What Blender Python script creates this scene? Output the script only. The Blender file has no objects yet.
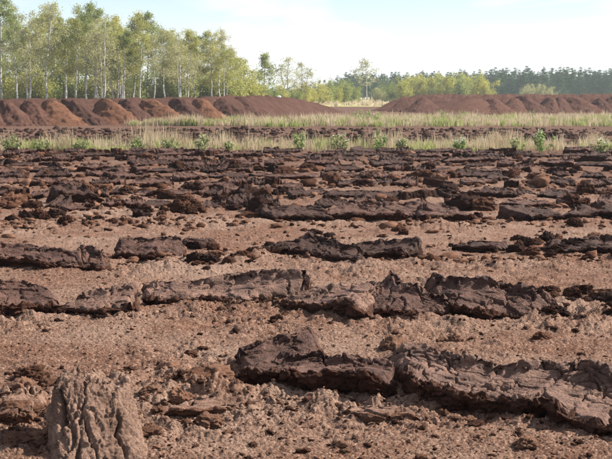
import bpy, math, random
import numpy as np
from mathutils import Vector, Matrix, Euler

R = math.radians
random.seed(7)
rng = np.random.default_rng(7)
scene = bpy.context.scene
COL = scene.collection

# ------------------------------------------------------------------ camera, sky, sun, exposure
CAM_H = 1.7           # metres above the peat
FPX = 1300.0          # focal length in pixels of the 612 x 459 photograph
HOR = 94.0            # row of the horizon in the photograph
PITCH = math.atan((229.5 - HOR) / FPX)
cam = bpy.data.cameras.new('camera')
cam.sensor_width = 36.0
cam.lens = 36.0 * FPX / 612.0
cam.clip_start = 0.1
cam.clip_end = 12000
cam.dof.use_dof = True
cam.dof.focus_distance = 9.5
cam.dof.aperture_fstop = 15.0
camera = bpy.data.objects.new('camera', cam)
COL.objects.link(camera)
camera.location = (0, 0, CAM_H)
camera.rotation_euler = (math.pi / 2 - PITCH, 0, 0)
scene.camera = camera

SUN_AZ, SUN_EL = R(74), R(39)     # clockwise from the view direction, above the horizon
world = bpy.data.worlds.new('World')
scene.world = world
world.use_nodes = True
wn, wl = world.node_tree.nodes, world.node_tree.links
wn.clear()
w_out = wn.new('ShaderNodeOutputWorld')
w_bg = wn.new('ShaderNodeBackground'); w_bg.inputs['Strength'].default_value = 0.06
w_sky = wn.new('ShaderNodeTexSky'); w_sky.sky_type = 'NISHITA'; w_sky.sun_disc = False
w_sky.sun_elevation = SUN_EL; w_sky.sun_rotation = SUN_AZ
w_sky.air_density = 1.0; w_sky.dust_density = 0.0; w_sky.ozone_density = 3.5
w_geo = wn.new('ShaderNodeTexCoord')
w_sep = wn.new('ShaderNodeSeparateXYZ')
wl.new(w_geo.outputs['Generated'], w_sep.inputs[0])
w_add = wn.new('ShaderNodeMath'); w_add.operation = 'ADD'; w_add.inputs[1].default_value = 0.22
w_abs = wn.new('ShaderNodeMath'); w_abs.operation = 'ABSOLUTE'
wl.new(w_sep.outputs['Z'], w_abs.inputs[0]); wl.new(w_abs.outputs[0], w_add.inputs[0])
w_dx = wn.new('ShaderNodeMath'); w_dx.operation = 'DIVIDE'
w_dy = wn.new('ShaderNodeMath'); w_dy.operation = 'DIVIDE'
wl.new(w_sep.outputs['X'], w_dx.inputs[0]); wl.new(w_add.outputs[0], w_dx.inputs[1])
wl.new(w_sep.outputs['Y'], w_dy.inputs[0]); wl.new(w_add.outputs[0], w_dy.inputs[1])
w_com = wn.new('ShaderNodeCombineXYZ')
wl.new(w_dx.outputs[0], w_com.inputs[0]); wl.new(w_dy.outputs[0], w_com.inputs[1])
w_map = wn.new('ShaderNodeMapping'); w_map.inputs['Location'].default_value = (7.7, 2.9, 0)
wl.new(w_com.outputs[0], w_map.inputs[0])
w_noise = wn.new('ShaderNodeTexNoise')
w_noise.inputs['Scale'].default_value = 1.5; w_noise.inputs['Detail'].default_value = 9
w_noise.inputs['Roughness'].default_value = 0.55; w_noise.inputs['Distortion'].default_value = 0.4
wl.new(w_map.outputs[0], w_noise.inputs['Vector'])
w_ramp = wn.new('ShaderNodeValToRGB')
w_ramp.color_ramp.elements[0].position = 0.42; w_ramp.color_ramp.elements[1].position = 0.60
wl.new(w_noise.outputs[0], w_ramp.inputs[0])
w_mix = wn.new('ShaderNodeMix'); w_mix.data_type = 'RGBA'
w_hz = wn.new('ShaderNodeMapRange'); w_hz.interpolation_type = 'SMOOTHSTEP'      # pale haze low over the horizon, all round
w_hz.inputs['From Min'].default_value = 0.11; w_hz.inputs['From Max'].default_value = 0.0
w_hz.inputs['To Min'].default_value = 0.0; w_hz.inputs['To Max'].default_value = 0.75
wl.new(w_abs.outputs[0], w_hz.inputs['Value'])
w_max = wn.new('ShaderNodeMath'); w_max.operation = 'MAXIMUM'
wl.new(w_ramp.outputs[0], w_max.inputs[0]); wl.new(w_hz.outputs[0], w_max.inputs[1])
wl.new(w_max.outputs[0], w_mix.inputs['Factor'])
w_tint = wn.new('ShaderNodeMix'); w_tint.data_type = 'RGBA'; w_tint.blend_type = 'MULTIPLY'; w_tint.inputs['Factor'].default_value = 1.0
w_tint.inputs['B'].default_value = (0.98, 1.0, 1.08, 1)
wl.new(w_sky.outputs[0], w_tint.inputs['A']); wl.new(w_tint.outputs['Result'], w_mix.inputs['A'])
w_mix.inputs['B'].default_value = (6.9, 7.1, 7.25, 1)
wl.new(w_mix.outputs['Result'], w_bg.inputs['Color'])
wl.new(w_bg.outputs[0], w_out.inputs[0])

sun = bpy.data.lights.new('sun', 'SUN')
sun.energy = 5.0; sun.angle = R(0.55); sun.color = (1.0, 0.94, 0.85)
sun_ob = bpy.data.objects.new('sun', sun); COL.objects.link(sun_ob)
sdir = Vector((math.sin(SUN_AZ) * math.cos(SUN_EL), math.cos(SUN_AZ) * math.cos(SUN_EL), math.sin(SUN_EL)))
sun_ob.rotation_euler = sdir.to_track_quat('Z', 'Y').to_euler()
sun_ob.location = (20, 20, 30)
scene.view_settings.view_transform = 'Standard'
scene.view_settings.look = 'None'
scene.view_settings.gamma = 1.0
scene.view_settings.use_curve_mapping = False
scene.view_settings.exposure = 1.36
scene.cycles.max_bounces = 6
scene.cycles.transparent_max_bounces = 8

# ------------------------------------------------------------------ photograph pixel -> ground point
def ground_at(px, py, z=0.0):
    u = (px - 306.0) / FPX; v = (229.5 - py) / FPX
    c, s = math.cos(PITCH), math.sin(PITCH)
    dx, dy, dz = u, c + v * s, -s + v * c
    t = (z - CAM_H) / dz
    return dx * t, dy * t
def x_at(px, d):
    return (px - 306.0) / FPX * d * (math.cos(PITCH))
def z_at(py, d):              # height seen at row py at distance d
    v = (229.5 - py) / FPX
    c, s = math.cos(PITCH), math.sin(PITCH)
    return CAM_H + d * (-s + v * c) / (c + v * s)

# ------------------------------------------------------------------ numpy noise
_prm = np.random.default_rng(11).permutation(256).astype(np.int64)
PERM = np.concatenate([_prm, _prm, _prm])
_g3 = np.random.default_rng(12).normal(size=(256, 3)); GR3 = (_g3 / np.linalg.norm(_g3, axis=1)[:, None]).astype(np.float32)
_a2 = np.random.default_rng(13).uniform(0, 2 * np.pi, 256); GR2 = np.stack([np.cos(_a2), np.sin(_a2)], 1).astype(np.float32)
RND = np.random.default_rng(14).random((256, 3)).astype(np.float32)

def n2(x, y):
    xi = np.floor(x).astype(np.int64); yi = np.floor(y).astype(np.int64)
    xf = x - xi; yf = y - yi
    u = xf * xf * xf * (xf * (xf * 6 - 15) + 10); v = yf * yf * yf * (yf * (yf * 6 - 15) + 10)
    xi &= 255; yi &= 255
    def g(a, b, dx, dy):
        h = PERM[PERM[(xi + a) & 255] + ((yi + b) & 255)]
        q = GR2[h]
        return q[..., 0] * dx + q[..., 1] * dy
    a = g(0, 0, xf, yf); b = g(1, 0, xf - 1, yf); c = g(0, 1, xf, yf - 1); d = g(1, 1, xf - 1, yf - 1)
    return ((a + u * (b - a)) * (1 - v) + (c + u * (d - c)) * v) * 1.4
def f2(x, y, octv=4, gain=0.5, lac=2.03):
    r = 0; a = 1.0; t = 0
    for i in range(octv):
        r = r + a * n2(x + 17.3 * i, y - 9.1 * i); t += a
        x = x * lac; y = y * lac; a *= gain
    return r / t * 1.5
def n3(p):
    x, y, z = p[..., 0], p[..., 1], p[..., 2]
    xi = np.floor(x).astype(np.int64); yi = np.floor(y).astype(np.int64); zi = np.floor(z).astype(np.int64)
    xf = x - xi; yf = y - yi; zf = z - zi
    fd = lambda t: t * t * t * (t * (t * 6 - 15) + 10)
    u, v, w = fd(xf), fd(yf), fd(zf)
    xi &= 255; yi &= 255; zi &= 255
    def g(a, b, c):
        h = PERM[PERM[PERM[(xi + a) & 255] + ((yi + b) & 255)] + ((zi + c) & 255)]
        q = GR3[h]
        return q[..., 0] * (xf - a) + q[..., 1] * (yf - b) + q[..., 2] * (zf - c)
    l = lambda a, b, t: a + t * (b - a)
    return 1.5 * l(l(l(g(0,0,0), g(1,0,0), u), l(g(0,1,0), g(1,1,0), u), v),
                   l(l(g(0,0,1), g(1,0,1), u), l(g(0,1,1), g(1,1,1), u), v), w)
def f3(p, octv=4, gain=0.5, lac=2.05):
    r = 0; a = 1.0; t = 0; q = np.array(p, float)
    for i in range(octv):
        r = r + a * n3(q + 13.7 * i); t += a
        q = q * lac; a *= gain
    return r / t * 1.5
def vor2(x, y):
    """distance to nearest and second nearest cell point, and the cell's random value"""
    xi = np.floor(x).astype(np.int64); yi = np.floor(y).astype(np.int64)
    f1 = np.full(x.shape, 9.0); f2_ = np.full(x.shape, 9.0); idv = np.zeros(x.shape)
    for a in (-1, 0, 1):
        for b in (-1, 0, 1):
            h = PERM[PERM[(xi + a) & 255] + ((yi + b) & 255)]
            q = RND[h]
            d = np.hypot(xi + a + q[..., 0] - x, yi + b + q[..., 1] - y)
            closer = d < f1
            f2_ = np.where(closer, f1, np.minimum(f2_, d))
            idv = np.where(closer, q[..., 2], idv)
            f1 = np.where(closer, d, f1)
    return f1, f2_, idv
def vor3(p):
    pi = np.floor(p).astype(np.int64); f1 = np.full(p.shape[:-1], 9.0); idv = np.zeros(p.shape[:-1])
    for a in (-1, 0, 1):
        for b in (-1, 0, 1):
            for c in (-1, 0, 1):
                k = pi + np.array([a, b, c]); h = PERM[PERM[PERM[k[..., 0] & 255] + (k[..., 1] & 255)] + (k[..., 2] & 255)]
                q = RND[h]; d = np.linalg.norm(k + q - p, axis=-1); cl = d < f1
                idv = np.where(cl, q[..., 0], idv); f1 = np.where(cl, d, f1)
    return f1, idv
def sstep(a, b, x):
    t = np.clip((x - a) / (b - a), 0, 1)
    return t * t * (3 - 2 * t)

# ------------------------------------------------------------------ mesh helpers
def mesh_np(name, V, F, mat=None, smooth=True, attrs=None):
    """V (n,3); F (k,3) or (k,4) index arrays or a list of such arrays"""
    me = bpy.data.meshes.new(name)
    Fs = F if isinstance(F, list) else [F]
    Fs = [np.asarray(f) for f in Fs if len(f)]
    V = np.asarray(V, np.float32)
    me.vertices.add(len(V)); me.vertices.foreach_set('co', V.ravel())
    loops = np.concatenate([f.ravel() for f in Fs]).astype(np.int32)
    tot = np.concatenate([np.full(len(f), f.shape[1], np.int32) for f in Fs])
    st = np.concatenate([[0], np.cumsum(tot)[:-1]]).astype(np.int32)
    me.loops.add(len(loops)); me.loops.foreach_set('vertex_index', loops)
    me.polygons.add(len(tot)); me.polygons.foreach_set('loop_start', st)
    try: me.polygons.foreach_set('loop_total', tot)
    except Exception: pass
    me.polygons.foreach_set('use_smooth', np.full(len(tot), smooth))
    if attrs:
        for k, a in attrs.items():
            at = me.attributes.new(k, 'FLOAT', 'POINT'); at.data.foreach_set('value', np.asarray(a, np.float32).ravel())
    me.update(calc_edges=True)
    if mat: me.materials.append(mat)
    return me
def link(name, me, parent=None, loc=(0, 0, 0), rot=(0, 0, 0), scl=(1, 1, 1)):
    o = bpy.data.objects.new(name, me); COL.objects.link(o)
    o.location = loc; o.rotation_euler = rot; o.scale = scl
    if parent: o.parent = parent
    return o
def tag(o, label=None, cat=None, group=None, kind=None):
    if label: o['label'] = label
    if cat: o['category'] = cat
    if group: o['group'] = group
    if kind: o['kind'] = kind
    return o
def grid_faces(n, m, wrap=False):
    i = np.arange(n - 1)[:, None]; j = np.arange(m if wrap else m - 1)[None, :]
    j2 = (j + 1) % m
    a = i * m + j; b = i * m + j2; c = (i + 1) * m + j2; d = (i + 1) * m + j
    return np.stack([a + 0 * j, b + 0 * i, c + 0 * i, d + 0 * j], -1).reshape(-1, 4)
def grid_normals(P):
    du = np.gradient(P, axis=0); dv = np.gradient(P, axis=1)
    n = np.cross(du, dv); l = np.linalg.norm(n, axis=-1, keepdims=True)
    return n / np.maximum(l, 1e-9)
def icosphere(sub):
    import bmesh
    bm = bmesh.new(); bmesh.ops.create_icosphere(bm, subdivisions=sub, radius=1.0)
    V = np.array([v.co[:] for v in bm.verts]); F = np.array([[v.index for v in f.verts] for f in bm.faces])
    bm.free(); return V, F
ICO = {s: icosphere(s) for s in (1, 2, 3, 4, 5)}
def tube(pts, rad, sides=6):
    """tapered tube along points"""
    pts = np.asarray(pts, float); n = len(pts)
    t = np.gradient(pts, axis=0); t /= np.maximum(np.linalg.norm(t, axis=1), 1e-9)[:, None]
    ref = np.where(np.abs(t[:, 2:3]) > 0.9, np.array([[1., 0, 0]]), np.array([[0, 0, 1.]]))
    a = np.cross(t, ref); a /= np.linalg.norm(a, axis=1)[:, None]; b = np.cross(t, a)
    ang = np.arange(sides) / sides * 2 * np.pi
    V = pts[:, None] + (np.cos(ang)[None, :, None] * a[:, None] + np.sin(ang)[None, :, None] * b[:, None]) * np.asarray(rad)[:, None, None]
    return V.reshape(-1, 3), grid_faces(n, sides, True)
class Acc:
    def __init__(s): s.V = []; s.F3 = []; s.F4 = []; s.n = 0; s.A = []
    def add(s, V, F, a=0.0):
        V = np.asarray(V); F = np.asarray(F)
        (s.F3 if F.shape[1] == 3 else s.F4).append(F + s.n); s.V.append(V); s.n += len(V)
        s.A.append(np.broadcast_to(np.asarray(a, float), (len(V),)))
    def mesh(s, name, mat, smooth=True, attr=None):
        F = []
        if s.F3: F.append(np.concatenate(s.F3))
        if s.F4: F.append(np.concatenate(s.F4))
        return mesh_np(name, np.concatenate(s.V), F, mat, smooth, {attr: np.concatenate(s.A)} if attr else None)

ORDW = ['first', 'second', 'third', 'fourth', 'fifth', 'sixth', 'seventh', 'eighth', 'ninth', 'tenth', 'eleventh', 'twelfth', 'thirteenth', 'fourteenth', 'fifteenth', 'sixteenth', 'seventeenth', 'eighteenth', 'nineteenth']
def ordinal(i):            # 0 -> first
    if i < 19: return ORDW[i]
    tens = {2: ('twentieth', 'twenty'), 3: ('thirtieth', 'thirty'), 4: ('fortieth', 'forty'), 5: ('fiftieth', 'fifty'), 6: ('sixtieth', 'sixty'), 7: ('seventieth', 'seventy'), 8: ('eightieth', 'eighty')}[(i + 1) // 10]
    return tens[0] if (i + 1) % 10 == 0 else tens[1] + '-' + ORDW[(i + 1) % 10 - 1]

# ------------------------------------------------------------------ materials
def new_mat(name):
    m = bpy.data.materials.new(name); m.use_nodes = True
    nt = m.node_tree; nt.nodes.clear()
    return m, nt.nodes, nt.links
def ramp_node(N, stops):
    r = N.new('ShaderNodeValToRGB'); cr = r.color_ramp
    while len(cr.elements) < len(stops): cr.elements.new(0.5)
    for e, (p, c) in zip(cr.elements, stops): e.position = p; e.color = (*c, 1)
    return r
def noise_node(N, L, vec, scale, detail=5, rough=0.6, dist=0.0):
    n = N.new('ShaderNodeTexNoise'); n.inputs['Scale'].default_value = scale; n.inputs['Detail'].default_value = detail
    n.inputs['Roughness'].default_value = rough; n.inputs['Distortion'].default_value = dist
    if vec is not None: L.new(vec, n.inputs['Vector'])
    return n
def mix_node(N, L, fac, a, b, blend='MIX'):
    m = N.new('ShaderNodeMix'); m.data_type = 'RGBA'; m.blend_type = blend
    for k, v in (('Factor', fac), ('A', a), ('B', b)):
        if hasattr(v, 'is_linked'): L.new(v, m.inputs[k])
        elif isinstance(v, (int, float)): m.inputs[k].default_value = v
        else: m.inputs[k].default_value = (*v, 1)
    return m.outputs['Result']
def math_node(N, L, op, a, b=None):
    m = N.new('ShaderNodeMath'); m.operation = op
    for i, v in enumerate((a, b)):
        if v is None: continue
        if hasattr(v, 'is_linked'): L.new(v, m.inputs[i])
        else: m.inputs[i].default_value = v
    return m.outputs[0]
def principled(N, L, col, rough=0.9, spec=0.3, bump=None, bstr=0.5, bdist=0.01):
    p = N.new('ShaderNodeBsdfPrincipled'); o = N.new('ShaderNodeOutputMaterial')
    L.new(p.outputs[0], o.inputs[0])
    if hasattr(col, 'is_linked'): L.new(col, p.inputs['Base Color'])
    else: p.inputs['Base Color'].default_value = (*col, 1)
    if hasattr(rough, 'is_linked'): L.new(rough, p.inputs['Roughness'])
    else: p.inputs['Roughness'].default_value = rough
    p.inputs['Specular IOR Level'].default_value = spec
    if bump is not None:
        b = N.new('ShaderNodeBump'); b.inputs['Strength'].default_value = bstr; b.inputs['Distance'].default_value = bdist
        L.new(bump, b.inputs['Height']); L.new(b.outputs[0], p.inputs['Normal'])
    return p

def mat_ground():
    m, N, L = new_mat('dry_peat_ground')
    g = N.new('ShaderNodeNewGeometry'); pos = g.outputs['Position']
    big = noise_node(N, L, pos, 0.55, 4, 0.6)
    mid = noise_node(N, L, pos, 7.0, 6, 0.7)
    fine = noise_node(N, L, pos, 60.0, 5, 0.75)
    gr = N.new('ShaderNodeTexVoronoi'); gr.inputs['Scale'].default_value = 85.0; L.new(pos, gr.inputs['Vector'])
    c0 = ramp_node(N, [(0.36, (0.070, 0.038, 0.027)), (0.49, (0.190, 0.110, 0.078)), (0.64, (0.350, 0.228, 0.170))])  # wide dark-to-pale span also paints shadow speckle among the crumbs
    s = math_node(N, L, 'ADD', math_node(N, L, 'MULTIPLY', mid.outputs[0], 0.45), math_node(N, L, 'MULTIPLY', fine.outputs[0], 0.55))
    L.new(s, c0.inputs[0])
    # paler strips of dried crumb, red-brown moister patches
    c1 = mix_node(N, L, ramp_fac(N, L, big.outputs[0], 0.42, 0.62), c0.outputs[0], (0.38, 0.285, 0.225))
    c1f = mix_node(N, L, 0.6, c0.outputs[0], c1)
    red = noise_node(N, L, pos, 1.3, 4, 0.6)
    c2 = mix_node(N, L, math_node(N, L, 'MULTIPLY', ramp_fac(N, L, red.outputs[0], 0.52, 0.68), 0.35), c1f, (0.20, 0.088, 0.045))
    # grain colour differs from crumb to crumb
    sp = N.new('ShaderNodeSeparateColor'); L.new(gr.outputs['Color'], sp.inputs[0])
    dark = ramp_fac(N, L, sp.outputs[0], 0.60, 0.85); pale = ramp_fac(N, L, sp.outputs[1], 0.86, 0.97)
    c3 = mix_node(N, L, math_node(N, L, 'MULTIPLY', dark, 0.65), c2, (0.075, 0.040, 0.028))
    c4 = mix_node(N, L, math_node(N, L, 'MULTIPLY', pale, 0.6), c3, (0.50, 0.38, 0.29))
    # shade of camera-facing clods, painted as darker colour over the far half
    sx = N.new('ShaderNodeSeparateXYZ'); L.new(pos, sx.inputs[0])
    far = noise_node(N, L, pos, 0.35, 3, 0.5)
    dd = math_node(N, L, 'ADD', sx.outputs[1], math_node(N, L, 'MULTIPLY', far.outputs[0], 10.0))
    far_shade = ramp_fac(N, L, dd, 22.0, 42.0)
    c5 = mix_node(N, L, math_node(N, L, 'MULTIPLY', far_shade, 0.60), c4, (0.085, 0.046, 0.032))
    h = math_node(N, L, 'ADD', math_node(N, L, 'MULTIPLY', gr.outputs['Distance'], -0.5), fine.outputs[0])
    c6 = mix_node(N, L, 1.0, c5, (0.68, 0.622, 0.595), 'MULTIPLY')
    principled(N, L, c6, 0.97, 0.05, h, 0.9, 0.012)
    return m
def ramp_fac(N, L, v, a, b):
    r = N.new('ShaderNodeMapRange'); r.inputs['From Min'].default_value = a; r.inputs['From Max'].default_value = b
    r.clamp = True; L.new(v, r.inputs['Value']); return r.outputs[0]

def mat_peat(name, gain, skin_a, skin_b, torn_a, torn_b, rough_skin=0.70, spec=0.16):
    """skin: the smooth sheared face of the sod, torn: its fibrous broken sides"""
    m, N, L = new_mat(name)
    tc = N.new('ShaderNodeTexCoord'); oi = N.new('ShaderNodeObjectInfo')
    vadd = N.new('ShaderNodeVectorMath'); vadd.operation = 'ADD'
    rv = N.new('ShaderNodeCombineXYZ')
    k = math_node(N, L, 'MULTIPLY', oi.outputs['Random'], 37.0)
    L.new(k, rv.inputs[0]); L.new(k, rv.inputs[1])
    L.new(tc.outputs['Object'], vadd.inputs[0]); L.new(rv.outputs[0], vadd.inputs[1])
    vec = vadd.outputs[0]
    at = N.new('ShaderNodeAttribute'); at.attribute_name = 'skin'
    n1 = noise_node(N, L, vec, 5.0, 6, 0.65); n_f = noise_node(N, L, vec, 55.0, 6, 0.75)
    mp = N.new('ShaderNodeMapping'); mp.inputs['Scale'].default_value = (6, 45, 45); L.new(vec, mp.inputs[0])
    fib = noise_node(N, L, mp.outputs[0], 1.0, 5, 0.65)
    mixn = math_node(N, L, 'ADD', math_node(N, L, 'MULTIPLY', n1.outputs[0], 0.6), math_node(N, L, 'MULTIPLY', n_f.outputs[0], 0.4))
    rs = ramp_node(N, [(0.40, skin_a), (0.60, skin_b)]); L.new(mixn, rs.inputs[0])
    mixt = math_node(N, L, 'ADD', math_node(N, L, 'MULTIPLY', fib.outputs[0], 0.5), math_node(N, L, 'MULTIPLY', n_f.outputs[0], 0.5))
    rt = ramp_node(N, [(0.40, torn_a), (0.60, torn_b)]); L.new(mixt, rt.inputs[0])
    edge = math_node(N, L, 'ADD', at.outputs['Fac'], math_node(N, L, 'MULTIPLY', math_node(N, L, 'SUBTRACT', n_f.outputs[0], 0.5), 0.9))
    fac = ramp_fac(N, L, edge, 0.4, 0.6)
    c = mix_node(N, L, fac, rt.outputs[0], rs.outputs[0])
    # dry crumbs caught on the surface
    cr = noise_node(N, L, vec, 34.0, 6, 0.85)
    c = mix_node(N, L, math_node(N, L, 'MULTIPLY', ramp_fac(N, L, cr.outputs[0], 0.57, 0.66), 0.6), c, (0.24, 0.140, 0.095))
    c = mix_node(N, L, 1.0, c, gain, 'MULTIPLY')
    rough = N.new('ShaderNodeMapRange'); rough.inputs['To Min'].default_value = 0.95; rough.inputs['To Max'].default_value = rough_skin
    L.new(fac, rough.inputs['Value'])
    vg = N.new('ShaderNodeTexVoronoi'); vg.inputs['Scale'].default_value = 70.0; L.new(vec, vg.inputs['Vector'])
    h = math_node(N, L, 'ADD', math_node(N, L, 'MULTIPLY', fib.outputs[0], 0.8), n_f.outputs[0])
    h = math_node(N, L, 'ADD', h, math_node(N, L, 'MULTIPLY', vg.outputs['Distance'], -0.45))
    principled(N, L, c, rough.outputs[0], spec, h, 0.9, 0.016)
    return m
def mat_clod(name='crumbly_peat', gain=(0.78, 0.65, 0.58), shift=0.0):
    m, N, L = new_mat(name)
    tc = N.new('ShaderNodeTexCoord'); oi = N.new('ShaderNodeObjectInfo')
    g = N.new('ShaderNodeNewGeometry'); vec = g.outputs['Position']
    n1 = noise_node(N, L, vec, 9.0, 5, 0.65); n_f = noise_node(N, L, vec, 75.0, 5, 0.75)
    s = math_node(N, L, 'ADD', math_node(N, L, 'MULTIPLY', n1.outputs[0], 0.5), math_node(N, L, 'MULTIPLY', n_f.outputs[0], 0.5))
    at = N.new('ShaderNodeAttribute'); at.attribute_name = 'tone'
    s2 = math_node(N, L, 'ADD', s, math_node(N, L, 'MULTIPLY', math_node(N, L, 'SUBTRACT', math_node(N, L, 'ADD', oi.outputs['Random'], at.outputs['Fac']), 0.5), 0.30))
    s2 = math_node(N, L, 'ADD', s2, shift)
    r = ramp_node(N, [(0.28, (0.045, 0.024, 0.017)), (0.46, (0.130, 0.072, 0.049)), (0.70, (0.310, 0.195, 0.140))]); L.new(s2, r.inputs[0])
    c6 = mix_node(N, L, 1.0, r.outputs[0], gain, 'MULTIPLY')
    principled(N, L, c6, 0.97, 0.05, n_f.outputs[0], 0.9, 0.016)
    return m
def mat_heap(name, a, b):
    m, N, L = new_mat(name)
    g = N.new('ShaderNodeNewGeometry'); vec = g.outputs['Position']
    n1 = noise_node(N, L, vec, 1.1, 8, 0.75); n_f = noise_node(N, L, vec, 9.0, 6, 0.8)
    s = math_node(N, L, 'ADD', math_node(N, L, 'MULTIPLY', n1.outputs[0], 0.5), math_node(N, L, 'MULTIPLY', n_f.outputs[0], 0.5))
    r = ramp_node(N, [(0.40, a), (0.60, b)]); L.new(s, r.inputs[0])
    c6 = mix_node(N, L, 1.0, r.outputs[0], (0.80, 0.73, 0.69), 'MULTIPLY')
    principled(N, L, c6, 1.0, 0.0, n_f.outputs[0], 1.0, 0.12)
    return m
def mat_leaf(name, cols, transl=0.4, rnd=0.10):
    m, N, L = new_mat(name)
    g = N.new('ShaderNodeNewGeometry'); oi = N.new('ShaderNodeObjectInfo')
    cn = noise_node(N, L, g.outputs['Position'], 0.9, 3, 0.6)
    s = math_node(N, L, 'ADD', math_node(N, L, 'MULTIPLY', g.outputs['Random Per Island'], 0.30), math_node(N, L, 'MULTIPLY', oi.outputs['Random'], 0.35))
    s = math_node(N, L, 'ADD', s, math_node(N, L, 'MULTIPLY', ramp_fac(N, L, cn.outputs[0], 0.3, 0.7), 0.35))
    k = len(cols) - 1
    r = ramp_node(N, [(i / k, c) for i, c in enumerate(cols)]); L.new(s, r.inputs[0])
    d = N.new('ShaderNodeBsdfDiffuse'); t = N.new('ShaderNodeBsdfTranslucent'); mx = N.new('ShaderNodeMixShader')
    gl = N.new('ShaderNodeBsdfGlossy'); gl.inputs['Roughness'].default_value = 0.5
    mx2 = N.new('ShaderNodeMixShader'); mx2.inputs[0].default_value = 0.015
    o = N.new('ShaderNodeOutputMaterial')
    L.new(r.outputs[0], d.inputs[0]); L.new(r.outputs[0], t.inputs[0]); mx.inputs[0].default_value = transl
    L.new(d.outputs[0], mx.inputs[1]); L.new(t.outputs[0], mx.inputs[2])
    L.new(mx.outputs[0], mx2.inputs[1]); L.new(gl.outputs[0], mx2.inputs[2]); L.new(mx2.outputs[0], o.inputs[0])
    return m
def mat_bark(name, a, b, scale=(9, 9, 2.2), birch=False):
    m, N, L = new_mat(name)
    tc = N.new('ShaderNodeTexCoord'); mp = N.new('ShaderNodeMapping'); L.new(tc.outputs['Object'], mp.inputs[0])
    mp.inputs['Scale'].default_value = scale
    n = noise_node(N, L, mp.outputs[0], 1.0, 4, 0.6)
    if birch:
        r = ramp_node(N, [(0.36, b), (0.46, a), (1.0, a)])
    else:
        r = ramp_node(N, [(0.35, b), (0.65, a)])
    L.new(n.outputs[0], r.inputs[0])
    principled(N, L, r.outputs[0], 0.8, 0.2, n.outputs[0], 0.4, 0.02)
    return m
M_GROUND = mat_ground()
M_SLICE = mat_peat('sheared_peat', (0.74, 0.545, 0.455), (0.052, 0.033, 0.029), (0.185, 0.132, 0.116), (0.028, 0.014, 0.010), (0.098, 0.050, 0.033))
M_DRY = mat_peat('dried_peat', (0.84, 0.70, 0.62), (0.130, 0.085, 0.067), (0.330, 0.240, 0.192), (0.085, 0.050, 0.036), (0.210, 0.130, 0.092), 0.85, 0.12)
M_DARK = mat_peat('moist_peat', (0.68, 0.50, 0.415), (0.034, 0.021, 0.018), (0.110, 0.076, 0.067), (0.024, 0.013, 0.010), (0.066, 0.036, 0.026))
M_SUNLIT_DUST = mat_peat('sunlit_dusty_peat', (0.80, 0.61, 0.51), (0.085, 0.058, 0.049), (0.270, 0.200, 0.172), (0.030, 0.015, 0.010), (0.100, 0.052, 0.034), 0.68, 0.20)  # dry dust, with the skin paled further to paint sunlit tops
M_STUMP = mat_peat('sun_dried_peat', (0.70, 0.595, 0.535), (0.17, 0.118, 0.094), (0.40, 0.300, 0.245), (0.085, 0.050, 0.036), (0.210, 0.130, 0.092), 0.9, 0.08)
M_CLOD = mat_clod()
M_LUMP = mat_clod('dark_crumbly_peat', (0.70, 0.59, 0.53), -0.16)
M_CRUMB = mat_clod('dry_crumb', (0.60, 0.52, 0.48), 0.08)
M_HEAP_LIT = mat_heap('sunlit_orange_heap_peat', (0.128, 0.067, 0.044), (0.250, 0.140, 0.094))  # sunlit slopes of the left heaps, painted into the colour
M_HEAP_B = mat_heap('brown_heap_peat', (0.070, 0.041, 0.033), (0.146, 0.088, 0.072))  # brown peat; also paints the shaded bands between the orange loads
M_HEAP_R = mat_heap('reddish_heap_peat', (0.088, 0.050, 0.039), (0.172, 0.102, 0.080))

# ------------------------------------------------------------------ ground
ROWS = []     # (distance, irregularity) of the furrow rows
def ground_low(x, y):
    x = np.asarray(x, float); y = np.asarray(y, float)
    k = sstep(46, 34, y)
    return 0.030 * f2(x * 0.55 + 3.1, y * 0.55 + 8.2, 3) * (0.4 + 0.6 * k) + 0.012 * f2(x * 2.3, y * 2.3 + 5, 2) * k
ROW_D = [7.05, 10.0, 12.9, 17.0]
d = 17.0
while d < 36.5:
    d += 2.15 + 0.3 * random.random(); ROW_D.append(d)
def row_mask(x, y):
    """1 on the crumbly berm under a furrow row"""
    r = np.zeros_like(np.asarray(x, float))
    wob = 0.35 * n2(x * 0.35, y * 0.1 + 4.0)
    for q in ROW_D:
        r = np.maximum(r, np.exp(-((y - q - wob + (0.10 * x if q < 8 else 0)) / 0.55) ** 2))
    return r
ROUGH = [(*ground_at(px, py), r, a) for px, py, r, a in ((205, 400, 0.34, 1.0), (170, 380, 0.22, 0.7), (25, 405, 0.34, 1.0), (30, 445, 0.25, .7), (235, 378, .22, .8), (370, 425, .3, .5), (575, 310, .5, .8), (235, 262, .5, .7), (560, 250, .6, .7), (120, 218, 1.4, .7), (155, 435, .2, .6))]
def rough_zone(x, y):
    r = np.zeros_like(x)
    for cx, cy, rad, a in ROUGH: r = np.maximum(r, a * np.exp(-(((x - cx) ** 2 + ((y - cy) * .8) ** 2) / rad ** 2)))
    return r
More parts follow.
